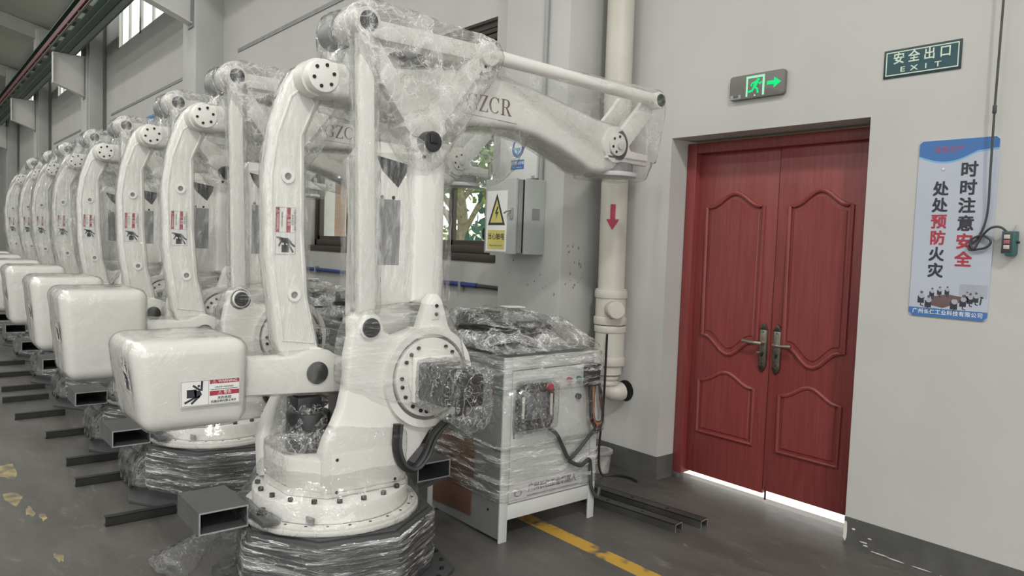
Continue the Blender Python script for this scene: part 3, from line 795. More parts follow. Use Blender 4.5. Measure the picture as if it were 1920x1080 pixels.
# blue pipe under the window
b = MB(); b.tube([(-11.7, YW-.03, 1.185), (-5.35, YW-.03, 1.215)], .022, 'pipe_blue', 10); b.tube([(-5.35, YW-.03, 1.215), (-5.0, YW-.03, 1.213), (-4.58, YW-.03, 1.21)], .018, 'cable_dark', 10)
for x in (-10.5, -8.7, -7.0, -5.6): b.box((x-.015, YW-.055, 1.16), (x+.015, YW-.002, 1.24), 'conduit_grey')
tag(b.build('blue_pipe'), 'thin blue pipe fixed along the wall below the window', 'pipe')
# drain pipe
px, py = -3.625, 3.92
t = thing('drain_pipe', 'cream vertical drain pipe with red down arrow beside the door wall', 'pipe', (px, py, 0))
one('pipe_shaft', t, lambda b: (b.cyl((-.03, 0, 3.0), (-.06, 0, 8.3), .095, 'pvc_white', 28), b.cyl((0, 0, .70), (-.03, 0, 3.01), .095, 'pvc_white', 28)))
def arr(b):
    n = 8
    def P(u, z, r=.0975):  # on the cylinder, centred on the side facing the camera
        a = radians(-52)+u/r; return (r*cos(a)-.012, r*sin(a), z)
    tt = bmesh.new()
    def quad(u0, u1, z0, z1a, z1b, z0b=None):
        z0b = z0 if z0b is None else z0b
        vs = [tt.verts.new(P(*p)) for p in ((u0, z0), (u1, z0b), (u1, z1b), (u0, z1a))]; tt.faces.new(vs)
    for k in range(4): quad(-.018+.009*k, -.009+.009*k, 1.80, 1.905, 1.905)
    for k in range(12):
        u0 = -.048+.008*k; u1 = u0+.008; g = lambda u: 1.725+abs(u)/.048*.075
        quad(u0, u1, g(u0), 1.8005, 1.8005, g(u1))
    b.merge(tt, 'ink_red')
one('red_arrow', t, arr)
def coup(b):
    b.cyl((-.003, 0, 1.055), (-.008, 0, 1.31), .108, 'pvc_white', 28)
    for z in (1.055, 1.245): b.cyl((-.005, 0, z), (-.005, 0, z+.055), .117, 'pvc_white', 28, bev=.006)
one('tee_coupling', t, coup)
def c2(b):
    b.cyl((0, 0, .77), (0, 0, 1.05), .106, 'pvc_white', 28); b.cyl((0, 0, .765), (0, 0, .825), .116, 'pvc_white', 28, bev=.006); b.cyl((0, 0, 1.0), (0, 0, 1.05), .114, 'pvc_white', 28, bev=.006)
one('sleeve', t, c2)
one('branch_cap', t, lambda b: (b.cyl((.06, -.05, 1.17), (.15, -.105, 1.17), .062, 'pvc_cap', 24, bev=.006), b.cyl((.145, -.102, 1.17), (.157, -.109, 1.17), .055, 'pvc_white', 24)))
def elb(b):
    for z in (.62, .66, .70, .74): b.cyl((0, 0, z), (0, 0, z+.03), .078, 'pvc_white', 24, bev=.008)
    path = smooth([(0, 0, .76), (0, 0, .66), (.005, .005, .60), (.025, .025, .572), (.05, .055, .57), (.055, .085, .572)])
    b.tube(path, .066, 'pvc_white', 18)
one('elbow', t, elb)
one('wall_hole', t, lambda b: b.cyl((.062, YW-py-.004, .574), (.062, YW-py-.0005, .574), .076, 'hole_black', 24))  # black disc painting the shadow ring where the elbow meets the wall
t = thing('bucket', 'small dirty white bucket standing at the foot of the drain pipe', 'bucket', (-3.62, 3.86, 0))
def bk(b):
    b.cyl((0, 0, 0.0), (0, 0, .15), .075, 'bucket_white', 24, r2=.088); b.ring((0, 0, .15), 'z', .07, .096, -.015, .006, 'bucket_white', 24); b.cyl((0, 0, .145), (0, 0, .152), .075, 'recess_grey', 24)
one('pail', t, bk)
cp = smooth([(-3.54, 3.80, 1.0), (-3.545, 3.80, .5), (-3.55, 3.78, .2), (-3.52, 3.78, .02), (-3.46, 3.86, .012), (-3.36, 3.9, .012), (-3.28, 3.88, .012)])
tag(one('black_cable', None, lambda b: b.tube(cp, .008, 'cable_black', 8)), 'black cable hanging by the drain pipe and trailing on the floor', 'cable')

# ------------------------------------------------------------------ floor things
b = MB(); b.box((-9, 2.775, 0), (-2.05, 2.875, .0015), 'yellow_line')
struct(b.build('trim_8'), 'worn yellow marking line on the floor')
flk = ['worn yellow paint fleck at the left picture edge', 'yellow paint fleck on the aisle floor, second from the left edge', 'small yellow paint fleck right of the larger aisle flecks', 'lone yellow paint fleck near the bottom left corner', 'small pale yellow fleck below the larger aisle flecks', 'faint far yellow paint fleck in the left aisle']
rr = random.Random(11)
for (x, y, s) in ((-5.75, .52, .16), (-5.12, .50, .11), (-4.85, .55, .06), (-4.09, .585, .05), (-4.72, .60, .05), (-6.6, .5, .10)):
    b = MB(); pts = [(x+s*1.7*cos(a)*rr.uniform(.5, 1.1), y+s*.4*sin(a)*rr.uniform(.5, 1.2)) for a in [k*2*pi/11 for k in range(11)]]
    b.prism(pts, 'z', 0, .0012, 'yellow_worn'); tag(b.build('paint_fleck'), flk.pop(0), 'paint', 'yellow paint flecks')
def channel(length, w=.075, h=.045, th=.005):
    def fn(b):
        b.box((-length, -w/2, h-th), (0, w/2, h), 'channel_steel'); b.box((-length, -w/2, 0), (0, -w/2+th, h), 'channel_steel'); b.box((-length, w/2-th, 0), (0, w/2, h), 'channel_steel')
        b.box((-.0005, -w/2, h-th), (.0012, w/2, h), 'edge_steel'); b.box((-.0005, -w/2, 0), (.0012, -w/2+th, h), 'edge_steel'); b.box((-.0005, w/2-th, 0), (.0012, w/2, h), 'edge_steel')
        for k in (.55, .80): b.cyl((-length+.1+k, 0, h), (-length+.1+k, 0, h+.0008), .011, 'hole_black', 10)
    return fn
for i, (x, y, rz) in enumerate(((-2.565, 3.42, .17), (-2.515, 3.59, .17))):
    o = one('steel_channel', None, channel(1.15)); o.location = (x, y, 0); o.rotation_euler = (0, 0, rz-.05)
    tag(o, ['dark steel channel lying beside the cabinet, nearer the camera', 'dark steel channel lying beside the cabinet, nearer the door'][i], 'steel bar', 'steel channels by the door')

# ------------------------------------------------------------------ palletising robot (local frame: origin on the floor under the base, +X the seen side, +Y to the wall)
def warning_label(b, fr, w, h, vertical):
    """hand-crush warning decal; w x h"""
    b.rect(fr, 0, 0, w, h, 'ink_white', 0, .0008); b.frame(fr, .002, .002, w-.002, h-.002, .0018, 'ink_grey', .0008, .0013)
    if vertical:
        s = w; hb = h-w*1.02
        b.rect(fr, .002, w*1.02, w-.002, w*1.02+.0015, 'ink_grey', .0008, .0013)
        for x0, x1 in ((.004, .20*w), (.53*w, .73*w)): b.rect(fr, x0, w*1.04, x1, h-.004, 'ink_red', .0008, .0013)
        b.text(fr, '⚠ WARNING', .11*w, w+hb*.52, .014, 'ink_white', .0018, .01, 1, -pi/2)
        b.text(fr, '⚠ 警告', .63*w, w+hb*.52, .016, 'ink_white', .0018, .01, 1, -pi/2)
        b.text(fr, 'CRUSH HAZARD', .32*w, w+hb*.52, .009, 'ink_dark', .0018, .01, 1, -pi/2)
        b.text(fr, '夹伤危险', .80*w, w+hb*.52, .012, 'ink_dark', .0018, .02, 1, -pi/2)
        b.text(fr, '机器运转时禁止伸手', .92*w, w+hb*.52, .0105, 'ink_dark', .0018, .02, 1, -pi/2)
        hf = (fr[0]+fr[1]*(w*.5)+fr[2]*(w*.5), fr[1], fr[2]); k = w/.1
        b.rect(hf, -.018*k, -.038*k, .018*k, -.004*k, 'ink_dark', .0008, .0015)
        b.flat(hf, [(-.022*k, .028*k), (.012*k, .028*k), (.03*k, .01*k), (.018*k, .002*k), (-.018*k, .006*k)], 'ink_dark', .0008, .0015)
        for p in ([(-.04*k, .03*k), (-.01*k, .024*k)], [(-.03*k, -.008*k), (-.016*k, .02*k)], [(.014*k, .012*k), (.044*k, -.01*k)], [(.012*k, .004*k), (.036*k, -.036*k)], [(-.004*k, .01*k), (0, -.012*k)]):
            b.stroke(hf, p, .009*k, 'ink_dark', .0008, .0015)
        b.disc(hf, -.026*k, .02*k, .005*k, 'ink_dark', .0008, .0015, 8)
    else:
        b.rect(fr, w*.46, .002, w*.46+.0015, h-.002, 'ink_grey', .0008, .0013)
        for y0, y1 in ((h*.82, h-.003), (h*.36, h*.54)): b.rect(fr, w*.48, y0, w-.004, y1, 'ink_red', .0008, .0013)
        b.text(fr, '⚠ WARNING', w*.73, h*.90, .016, 'ink_white', .0018, .01); b.text(fr, '⚠ 警告', w*.73, h*.45, .016, 'ink_white', .0018, .01)
        b.text(fr, 'CRUSH HAZARD', w*.73, h*.68, .010, 'ink_dark', .0018, .01); b.rect(fr, w*.5, h*.585, w*.96, h*.605, 'ink_dark', .0008, .0013)
        b.text(fr, '夹伤危险', w*.73, h*.245, .014, 'ink_dark', .0018, .02); b.text(fr, '机器运转时禁止伸手', w*.72, h*.115, .0115, 'ink_dark', .0018, .02)
        hf = (fr[0]+fr[1]*(w*.235)+fr[2]*(h*.5), fr[1], fr[2]); k = h/.1
        b.rect(hf, -.03*k, -.016*k, .006*k, .016*k, 'ink_dark', .0008, .0015)
        b.flat(hf, [(-.005*k, .014*k), (.02*k, .008*k), (.026*k, -.006*k), (.014*k, -.018*k), (0, -.014*k)], 'ink_dark', .0008, .0015)
        for p in ([(.026*k, .044*k), (.024*k, .01*k)], [(-.006*k, .03*k), (.018*k, .012*k)], [(.004*k, -.014*k), (-.036*k, -.034*k)], [(.016*k, -.012*k), (-.012*k, -.038*k)]):
            b.stroke(hf, p, .008*k, 'ink_dark', .0008, .0015)
        b.disc(hf, .014*k, .028*k, .005*k, 'ink_dark', .0008, .0015, 8)

def octagon(r, off=10, n=8): return [(r*cos(radians(off+360/n*k)), r*sin(radians(off+360/n*k))) for k in range(n)]
WRM = 'robot_white'
def serif(b, fr, word, x, y, h, mat):
    """capitals with thick and thin strokes and serifs"""
    def arc(cx, cy, rx, ry, a0, a1, w0, w1, n=18):
        P = []
        for i in range(n+1):
            a = radians(a0+(a1-a0)*i/n); k = abs(cos(a)); w = w1+(w0-w1)*k**1.5
            P.append((cx+rx*cos(a), cy+ry*sin(a), w*.5, a))
        for p, q in zip(P, P[1:]):
            f = lambda t, sg: (t[0]+sg*t[2]*cos(t[3]), t[1]+sg*t[2]*sin(t[3]))
            b.flat(fr, [f(p, -1), f(p, 1), f(q, 1), f(q, -1)], mat, 0, .001)
    T, t = .15*h, .045*h
    for c in word:
        if c in 'GC':
            arc(x+.42*h, y+.5*h, .36*h, .47*h, 45, 318, T, t)
            b.flat(fr, [(x+.68*h, y+.98*h), (x+.72*h, y+.98*h), (x+.72*h, y+.66*h), (x+.69*h, y+.66*h), (x+.64*h, y+.82*h)], mat, 0, .001)
            if c == 'G':
                b.rect(fr, x+.62*h, y+.06*h, x+.76*h, y+.42*h, mat); b.rect(fr, x+.52*h, y+.40*h, x+.86*h, y+.44*h, mat)
            x += .88*h
        elif c == 'Z':
            b.rect(fr, x+.08*h, y+.94*h, x+.68*h, y+.99*h, mat); b.rect(fr, x+.04*h, y+.0*h, x+.70*h, y+.05*h, mat)
            b.flat(fr, [(x+.04*h, y+.04*h), (x+.20*h, y+.04*h), (x+.68*h, y+.96*h), (x+.52*h, y+.96*h)], mat, 0, .001)
            b.flat(fr, [(x+.06*h, y+.96*h), (x+.09*h, y+.74*h), (x+.16*h, y+.96*h)], mat, 0, .001); b.flat(fr, [(x+.70*h, y+.03*h), (x+.68*h, y+.26*h), (x+.58*h, y+.03*h)], mat, 0, .001)
            x += .80*h
        elif c == 'R':
            b.rect(fr, x+.12*h, y, x+.26*h, y+.98*h, mat); b.rect(fr, x+.02*h, y+.94*h, x+.36*h, y+.98*h, mat); b.rect(fr, x+.02*h, y, x+.36*h, y+.04*h, mat)
            b.rect(fr, x+.26*h, y+.94*h, x+.44*h, y+.98*h, mat); b.rect(fr, x+.26*h, y+.48*h, x+.44*h, y+.52*h, mat)
            arc(x+.44*h, y+.73*h, .2*h, .23*h, -90, 90, T, t)
            b.flat(fr, [(x+.38*h, y+.50*h), (x+.50*h, y+.50*h), (x+.84*h, y), (x+.66*h, y)], mat, 0, .001); b.rect(fr, x+.62*h, y, x+.88*h, y+.04*h, mat)
            x += .86*h
def make_robot():
    R = thing('palletizing_robot', '', 'robot', (0, 0, 0))
    # --- steel pedestal
    pd = one('pedestal', R, lambda b: b.prism(octagon(.462), 'z', .02, .318, 'pedestal_steel', .004))
    one('base_plate', pd, lambda b: b.prism(octagon(.575), 'z', 0, .022, 'pedestal_steel', .003))
    one('top_plate', pd, lambda b: b.prism(octagon(.44), 'z', .318, .33, 'pedestal_steel', .003))
    for a in (18, 30, 42, 52, 63, 75, -15, -30):
        one('anchor_bolt', pd, lambda b, a=a: b.cyl((.515*cos(radians(a)), .515*sin(radians(a)), .022), (.515*cos(radians(a)), .515*sin(radians(a)), .032), .011, 'bolt_black', 10))
    # --- fork pockets bolted to the base
    for (y0, y1, xa, xb) in ((-.64, -.43, -.285, .025), (.50, .71, -.40, -.07)):
        def pocket(b, y0=y0, y1=y1, xa=xa, xb=xb):
            z0, z1, th = .322, .42, .007
            b.box((xa, y0, z1-th), (xb, y1, z1), 'tube_steel'); b.box((xa, y0, z0), (xb, y1, z0+th), 'tube_steel')
            b.box((xa, y0, z0+th), (xb, y0+th, z1-th), 'tube_steel'); b.box((xa, y1-th, z0+th), (xb, y1, z1-th), 'tube_steel')
            for q in ((y0, z1-th, y1, z1), (y0, z0, y1, z0+th), (y0, z0+th, y0+th, z1-th), (y1-th, z0+th, y1, z1-th)):
                b.box((xb, q[0], q[1]), (xb+.0008, q[2], q[3]), 'conduit_grey')
            b.box((xa-.002, y0, z0), (xa, y1, z1), 'hole_black')
        pk = one('fork_pocket', R, pocket)
        s = -1 if y0 < 0 else 1
        cl = [(.19, -.352), (.205, -.372), (.195, -.432), (-.28, -.432), (-.28, -.40), (-.12, -.372)] if s < 0 else [(.10, .28), (.0, .47), (-.1, .70), (-.38, .68), (-.28, .28)]
        one('clamp_plate', pk, lambda b, cl=cl: b.prism(cl, 'z', .367 if s < 0 else .30, .393 if s < 0 else .322, 'tube_steel', .003))
        if s < 0: one('clamp_bolt', pk, lambda b: (b.cyl((.10, -.398, .393), (.10, -.398, .402), .024, 'bolt_black', 16), b.cyl((.10, -.398, .402), (.10, -.398, .418), .015, 'bolt_black', 6)))
    # --- base flange and drum
    c0 = (-.01, -.02)
    fl = one('base_flange', R, lambda b: (b.cyl((*c0, .33), (*c0, .352), .412, 'robot_white_low', 72, bev=.004), b.cyl((*c0, .352), (*c0, .366), .40, 'robot_white_low', 72, bev=.003)))
    drum = one('base_drum', R, lambda b: (b.cyl((*c0, .366), (*c0, .45), .36, WRM, 72, bev=.005), b.cyl((*c0, .364), (*c0, .368), .363, 'recess_grey', 72)))
    proto = None
    for k in range(14):
        a = radians(-168+18.5*k)
        if proto is None:
            proto = one('flange_bolt', drum, lambda b: b.cyl((0, 0, .45), (0, 0, .468), .0125, 'bolt_black', 10, bev=.002)); o = proto
        else:
            o = proto.copy(); COL.objects.link(o); o.parent = drum
        o.location = (c0[0]+.335*cos(a), c0[1]+.335*sin(a), 0)
    one('flange_screw', fl, lambda b: [b.cyl((c0[0]+.382*cos(radians(a)), c0[1]+.382*sin(radians(a)), .366), (c0[0]+.382*cos(radians(a)), c0[1]+.382*sin(radians(a)), .3675), .007, 'bolt_black', 8) for a in range(-70, 60, 14)])
    one('key_block', drum, lambda b: b.box((.17, -.335, .375), (.215, -.325, .405), 'recess_grey', M=Matrix.Rotation(.30, 4, 'Z')))
    # --- turret
    tr = one('turret', R, lambda b: b.prism([(.245, .23), (.245, -.16), (.10, -.285), (-.14, -.30), (-.25, -.17), (-.25, .23), (-.12, .31), (.12, .31)], 'z', .45, .625, WRM, .012))
    prof = [(-.185, .47), (-.185, .655), (-.165, .715), (-.13, .775), (-.10, .845), (-.083, .92), (-.075, 1.0), (-.075, 1.08), (-.06, 1.16), (-.045, 1.22), (-.02, 1.262), (.02, 1.275), (.06, 1.262), (.088, 1.225), (.10, 1.18), (.16, 1.155), (.26, 1.185), (.34, 1.195), (.42, 1.18), (.50, 1.13), (.555, 1.05), (.575, .955), (.555, .86), (.50, .785), (.42, .73), (.36, .69), (.31, .62), (.245, .56), (.22, .47)]
    def near(b): b.prism(prof, 'x', .165, .245, WRM, .012)
    one('side_plate', tr, near)
    prof2 = [(-.30, .47), (-.31, .66), (-.28, .75), (-.235, .84), (-.19, .905), (-.17, .915), (-.155, .90), (-.14, .84), (-.09, .76), (-.02, .72), (.06, .76), (.10, .9), (.14, 1.1), (.26, 1.185), (.34, 1.195), (.42, 1.18), (.50, 1.13), (.555, 1.05), (.575, .955), (.555, .86), (.50, .785), (.42, .73), (.31, .62), (.22, .47)]
    one('rear_plate', tr, lambda b: b.prism(prof2, 'x', -.245, -.165, WRM, .012))
    one('cover_panel', tr, lambda b: b.box((.247, -.15, .462), (.252, .215, .648), WRM, .002))
    one('panel_screw', tr, lambda b: [b.cyl((.252, y, z), (.2545, y, z), .0075, 'bolt_black', 8) for y, z in ((-.125, .625), (-.125, .48), (.19, .61), (.17, .49))])
    one('inner_block', tr, lambda b: b.box((-.165, .02, .60), (.165, .42, 1.12), 'motor_dark', .02))
    one('swing_motor', tr, lambda b: (b.cyl((.0, -.15, .62), (.0, -.15, .80), .10, 'black_part', 24, bev=.01), b.box((-.09, -.22, .78), (.04, -.10, .87), 'black_part', .01)))
    one('horn_cap', tr, lambda b: (b.cyl((.245, .02, 1.205), (.262, .02, 1.205), .052, 'ink_white', 28, bev=.003), b.cyl((.15, .02, 1.205), (.245, .02, 1.205), .066, WRM, 28)))
    # --- shoulder joint
    hy, hz = .335, .958
    hub = one('shoulder_ring', R, lambda b: (b.ring((0, hy, hz), 'x', .205, .24, .22, .275, WRM, 56), b.ring((0, hy, hz), 'x', .185, .206, .22, .25, 'recess_grey', 56)))
    one('shoulder_disc', hub, lambda b: (b.cyl((.2, hy, hz), (.282, hy, hz), .188, WRM, 56, bev=.006), b.cyl((.282, hy, hz), (.292, hy, hz), .128, WRM, 40, bev=.003)))
    for a in (20, 45, 62, 118, 135, 150, 178, 192, 210, 232, 250, 262, 300, 318):
        one('hub_bolt', hub, lambda b, a=a: b.cyl((.282, hy+.162*cos(radians(a)), hz+.162*sin(radians(a))), (.29, hy+.162*cos(radians(a)), hz+.162*sin(radians(a))), .0095, 'bolt_black', 8))
    mt = one('shoulder_motor', R, lambda b: (b.box((.29, hy-.115, hz-.105), (.325, hy+.095, hz+.105), WRM, .006),))
    one('motor_body', mt, lambda b: (b.box((.325, hy-.105, hz-.09), (.54, hy+.075, hz+.085), 'motor_dark', .018), b.cyl((.33, hy, hz), (.33, hy, hz), .01, 'motor_dark') if False else None))
    one('encoder', mt, lambda b: (b.box((.54, hy-.085, hz-.08), (.63, hy+.055, hz+.07), 'black_part', .02), b.cyl((.50, hy+.02, hz-.07), (.50, hy+.02, hz-.15), .025, 'black_part', 16)))
    film_hull('plastic_wrap', [(x, hy+y, hz+z) for x in (.34, .5) for y in (-.12, .09) for z in (-.11, .1)]+[(.66, hy+y, hz+z) for y in (-.11, .08) for z in (-.13, .09)]+[(.60, hy+.05, hz-.19), (.63, hy-.02, hz-.2)], 'film_crumple', mt, .03, .012, 22, seed=3)
    # cable loop under the shoulder
    lp = smooth([(.262, .17, .75), (.265, .165, .64), (.268, .20, .555), (.272, .26, .53), (.275, .315, .58), (.28, .355, .67), (.30, .40, .73), (.33, .43, .765)])
    one('cable_loop', R, lambda b: (b.tube(lp, .02, 'cable_black', 10), b.tube([p+V3((.02, .012, 0)) for p in lp], .008, 'cable_dark', 8)))
    # --- lower arm
    def larm(b):
        b.prism([(.085, 1.0), (.075, 1.3), (.08, 1.7), (.06, 1.98), (.12, 2.06), (.30, 2.06), (.33, 1.9), (.33, 1.2), (.30, 1.0)], 'x', -.12, .10, 'robot_white', .02)
        b.prism([(.28, 1.30), (.28, 2.02), (.30, 2.10), (.44, 2.10), (.475, 2.02), (.485, 1.30), (.43, 1.24)], 'x', -.09, .17, 'robot_white', .055, 4)
    la = one('lower_arm', R, larm)
    one('recess_shade', la, lambda b: (b.box((.099, .135, 1.48), (.102, .25, 1.79), 'recess_grey', .001), b.prism([(.115, 1.99), (.30, 1.96), (.235, 1.85), (.15, 1.92)], 'x', .099, .103, 'black_part')))  # flat grey and black plates painting a shaded recess and hole
    one('arm_screw', la, lambda b: [b.cyl((.10, y, z), (.104, y, z), .009, 'bolt_black', 8) for y, z in ((.15, 1.80), (.21, 1.80), (.25, 1.96))]+[b.cyl((.17, .33, 2.0), (.173, .33, 2.0), .009, 'bolt_black', 8)])
    lug = one('arm_lug', la, lambda b: b.prism([(.25, 1.14), (.285, 1.20), (.325, 1.32), (.35, 1.35), (.38, 1.35), (.405, 1.32), (.445, 1.20), (.48, 1.14)], 'x', .19, .255, WRM, .01))
    one('lug_plate', lug, lambda b: b.prism([(.345, 1.23), (.385, 1.23), (.392, 1.30), (.375, 1.325), (.352, 1.325), (.338, 1.30)], 'x', .255, .262, WRM, .003))
    one('lug_bolt', lug, lambda b: [b.cyl((.262, .366, z), (.267, .366, z), .009, 'bolt_black', 8) for z in (1.255, 1.295)])
    # --- upper boom
    bp = [(-.225, 2.30), (-.205, 2.25), (-.16, 2.225), (.05, 2.215), (.30, 2.18), (.52, 2.175), (.70, 2.20), (.92, 2.215), (1.10, 2.19), (1.25, 2.15), (1.42, 2.09), (1.52, 2.045), (1.63, 2.04), (1.74, 2.08), (1.79, 2.15), (1.80, 2.235), (1.765, 2.305), (1.69, 2.335), (1.55, 2.35), (1.2, 2.42), (.85, 2.475), (.6, 2.47), (.3, 2.42), (.05, 2.385), (-.16, 2.375), (-.205, 2.35)]
    bo = one('upper_boom', R, lambda b: b.prism(bp, 'x', -.13, .115, WRM, .035, 4))
    def letters(b):
        fr = frameX(.115, .62, 2.285)
        serif(b, fr, 'GZCR', -.01, -.012, .085, 'letter_brown')
        b.stroke(fr, [(-.03, -.035), (.32, -.045)], .003, 'ink_grey', 0, .001)
    one('boom_lettering', bo, letters)
    one('pivot_disc', R, lambda b: (b.cyl((-.02, -.165, 2.305), (.125, -.165, 2.305), .072, WRM, 36, bev=.004), b.ring((0, -.165, 2.305), 'x', .072, .083, -.02, .07, 'robot_white_low', 36),
        [b.cyl((.125, -.165+.048*cos(radians(a)), 2.305+.048*sin(radians(a))), (.129, -.165+.048*cos(radians(a)), 2.305+.048*sin(radians(a))), .0085, 'bolt_black', 8) for a in range(15, 375, 60)]))
    one('elbow_cap', R, lambda b: (b.cyl((.10, .345, 2.07), (.225, .345, 2.07), .05, 'motor_dark', 28, bev=.006), b.box((.215, .325, 2.06), (.235, .37, 2.105), 'black_part', .006), b.prism([(.22, 2.13), (.24, 2.20), (.44, 2.20), (.46, 2.13), (.42, 2.09), (.27, 2.09)], 'x', .0, .17, WRM, .012)))
    # --- triangle link
    A, B, C = (-.02, 2.546), (.685, 2.55), (.335, 2.09)
    def tri(x0, x1):
        def f(b):
            th = .065
            def bar(p, q, w, w2=None):
                d = V3((q[0]-p[0], q[1]-p[1])); n = V3((-d.y, d.x, 0)).normalized() if False else Vector((-d.y, d.x)).normalized()*w
                b.prism([(p[0]+n.x, p[1]+n.y), (p[0]-n.x, p[1]-n.y), (q[0]-n.x, q[1]-n.y), (q[0]+n.x, q[1]+n.y)], 'x', x0, x1, WRM, .008)
            bar(A, B, .042); bar((A[0]+.03, A[1]-.03), (C[0]-.03, C[1]+.04), .048); bar((B[0]-.02, B[1]-.02), (C[0]+.02, C[1]+.03), .042)
            b.cyl((x0, *A), (x1, *A), .075, WRM, 32, bev=.006); b.cyl((x0, *B), (x1, *B), .06, WRM, 32, bev=.006); b.cyl((x0, *C), (x1, *C), .08, WRM, 32, bev=.006)
        return f
    tl = one('triangle_link', R, tri(.05, .16))
    one('pin_plate', tl, lambda b: (b.prism([(.63, 2.56), (.655, 2.615), (.70, 2.61), (.735, 2.56), (.715, 2.47), (.665, 2.45)], 'x', .16, .175, WRM, .004), [b.cyl((.175, y, z), (.178, y, z), .008, 'bolt_black', 8) for y, z in ((.655, 2.575), (.655, 2.525), (.675, 2.485))]))
    one('rear_boss', tl, lambda b: b.cyl((-.06, A[0]-.03, A[1]-.02), (.05, A[0]-.03, A[1]-.02), .07, 'recess_grey', 28, bev=.006))
    # --- rods
    def rod(b):
        b.prism([(-.055, 2.50), (.018, 2.50), (.058, 1.25), (-.018, 1.25)], 'x', .175, .235, WRM, .012)
        b.cyl((.16, *A), (.245, *A), .062, WRM, 32, bev=.005); b.cyl((.16, .02, 1.205), (.245, .02, 1.205), .064, WRM, 32, bev=.005)
    rd = one('vertical_rod', R, rod)
    one('pin_cap', rd, lambda b: b.cyl((.245, *A), (.252, *A), .044, 'black_part', 28, bev=.003))
    one('pin_cap', rd, lambda b: b.cyl((.262, .02, 1.205), (.27, .02, 1.205), .044, 'black_part', 28, bev=.003))
    def rod2(b):
        b.cyl((.17, .685, 2.545), (.17, 2.0, 2.515), .036, WRM, 20); b.cyl((.12, .69, 2.545), (.20, .69, 2.545), .058, WRM, 28, bev=.005)
        b.cyl((.10, 2.0, 2.512), (.205, 2.0, 2.512), .05, WRM, 28, bev=.005)
    r2 = one('upper_rod', R, rod2)
    one('pin_cap', r2, lambda b: b.cyl((.205, 2.0, 2.512), (.212, 2.0, 2.512), .038, 'black_part', 24, bev=.003))
    # --- bowed rear lever
    lev = [(-.165, 2.385), (-.235, 2.345), (-.275, 2.27), (-.335, 2.07), (-.362, 1.86), (-.352, 1.51), (-.30, 1.13), (-.20, .93), (-.13, .885), (-.05, .93), (-.06, 1.02), (-.10, 1.09), (-.155, 1.32), (-.178, 1.61), (-.186, 2.06), (-.12, 2.21), (-.09, 2.27), (-.10, 2.35)]
    lv = one('rear_lever', R, lambda b: b.prism(lev, 'x', -.11, -.015, WRM, .012))
    inn = [(-.20, 2.27), (-.255, 2.22), (-.312, 2.05), (-.337, 1.86), (-.328, 1.51), (-.272, 1.13), (-.125, 1.11), (-.175, 1.32), (-.198, 1.61), (-.206, 2.05), (-.145, 2.20)]
    one('raised_rim', lv, lambda b: b.tube([(-.014, *p) for p in inn], .007, WRM, 6, True))
    for y, z in ((-.265, 1.865), (-.225, 1.335)):
        one('lever_boss', lv, lambda b, y=y, z=z: (b.ring((0, y, z), 'x', .016, .03, -.016, -.004, WRM, 20), b.cyl((-.015, y, z), (-.0135, y, z), .016, 'recess_grey', 16)))
    one('warning_label', lv, lambda b: warning_label(b, frameX(-.0145, -.318, 1.515), .098, .215, True))
    # --- counterweight arm
    arm = [(-.52, .905), (-.52, 1.06), (-.28, 1.055), (-.22, 1.06), (-.17, 1.08), (-.12, 1.095), (-.06, 1.075), (-.01, 1.04), (.12, 1.03), (.30, 1.06), (.36, .96), (.30, .86), (.03, .875)]
    ca = one('counterweight_arm', R, lambda b: b.prism(arm, 'x', -.10, .03, WRM, .012))
    one('pin_cap', ca, lambda b: (b.cyl((.03, -.125, .978), (.04, -.125, .978), .052, 'black_part', 32, bev=.003),))
    # --- wrist
    wr = one('wrist_joint', R, lambda b: (b.cyl((-.15, 1.70, 2.215), (.135, 1.70, 2.215), .108, WRM, 36, bev=.008), b.cyl((.135, 1.70, 2.215), (.15, 1.70, 2.215), .068, WRM, 32, bev=.003), b.cyl((.15, 1.715, 2.21), (.165, 1.715, 2.21), .026, 'label_silver', 20, bev=.003)))
    one('wrist_bolt', wr, lambda b: [b.cyl((.15, 1.70+.048*cos(radians(a)), 2.215+.048*sin(radians(a))), (.154, 1.70+.048*cos(radians(a)), 2.215+.048*sin(radians(a))), .008, 'bolt_black', 8) for a in (80, 140, 200, 250)])
    def fork(b):
        for (x0, x1) in ((.10, .135), (-.135, -.10)):
            b.prism([(1.64, 2.16), (1.70, 2.12), (1.985, 2.11), (1.985, 2.18), (1.83, 2.19), (1.81, 2.215), (1.945, 2.36), (2.0, 2.42), (2.035, 2.53), (1.97, 2.56), (1.90, 2.48), (1.74, 2.31), (1.66, 2.27)], 'x', x0, x1, WRM, .006)
        b.prism([(1.62, 2.13), (1.98, 2.13), (1.98, 2.15), (1.62, 2.15)], 'x', -.135, .135, WRM, .004)
        b.box((-.06, 1.90, 2.15), (-.02, 1.95, 2.25), WRM, .004)
    one('wrist_fork', R, fork)
    one('wrist_gear', R, lambda b: (b.cyl((0, 1.80, 2.065), (0, 1.80, 2.13), .135, 'recess_grey', 36), b.cyl((0, 1.84, 2.15), (0, 1.84, 2.30), .06, 'motor_dark', 24, bev=.01)))
    one('tool_flange', R, lambda b: b.cyl((0, 1.80, 2.035), (0, 1.80, 2.062), .162, 'label_silver', 48, bev=.004))
    # --- stretch film
    film_hull('plastic_wrap', discx(-.10, .275, *A, .09)+discx(-.08, .21, .70, 2.545, .075)+discx(-.13, .205, .335, 2.05, .115)+[(-.14, -.06, 2.37), (.15, -.06, 2.37), (.13, .42, 1.97), (.13, .27, 1.96)], 'film_tent', R, .05, .012, 9, seed=1)
    film_offset('plastic_wrap', bo, 'film_boom', R, .008, .008, .06)
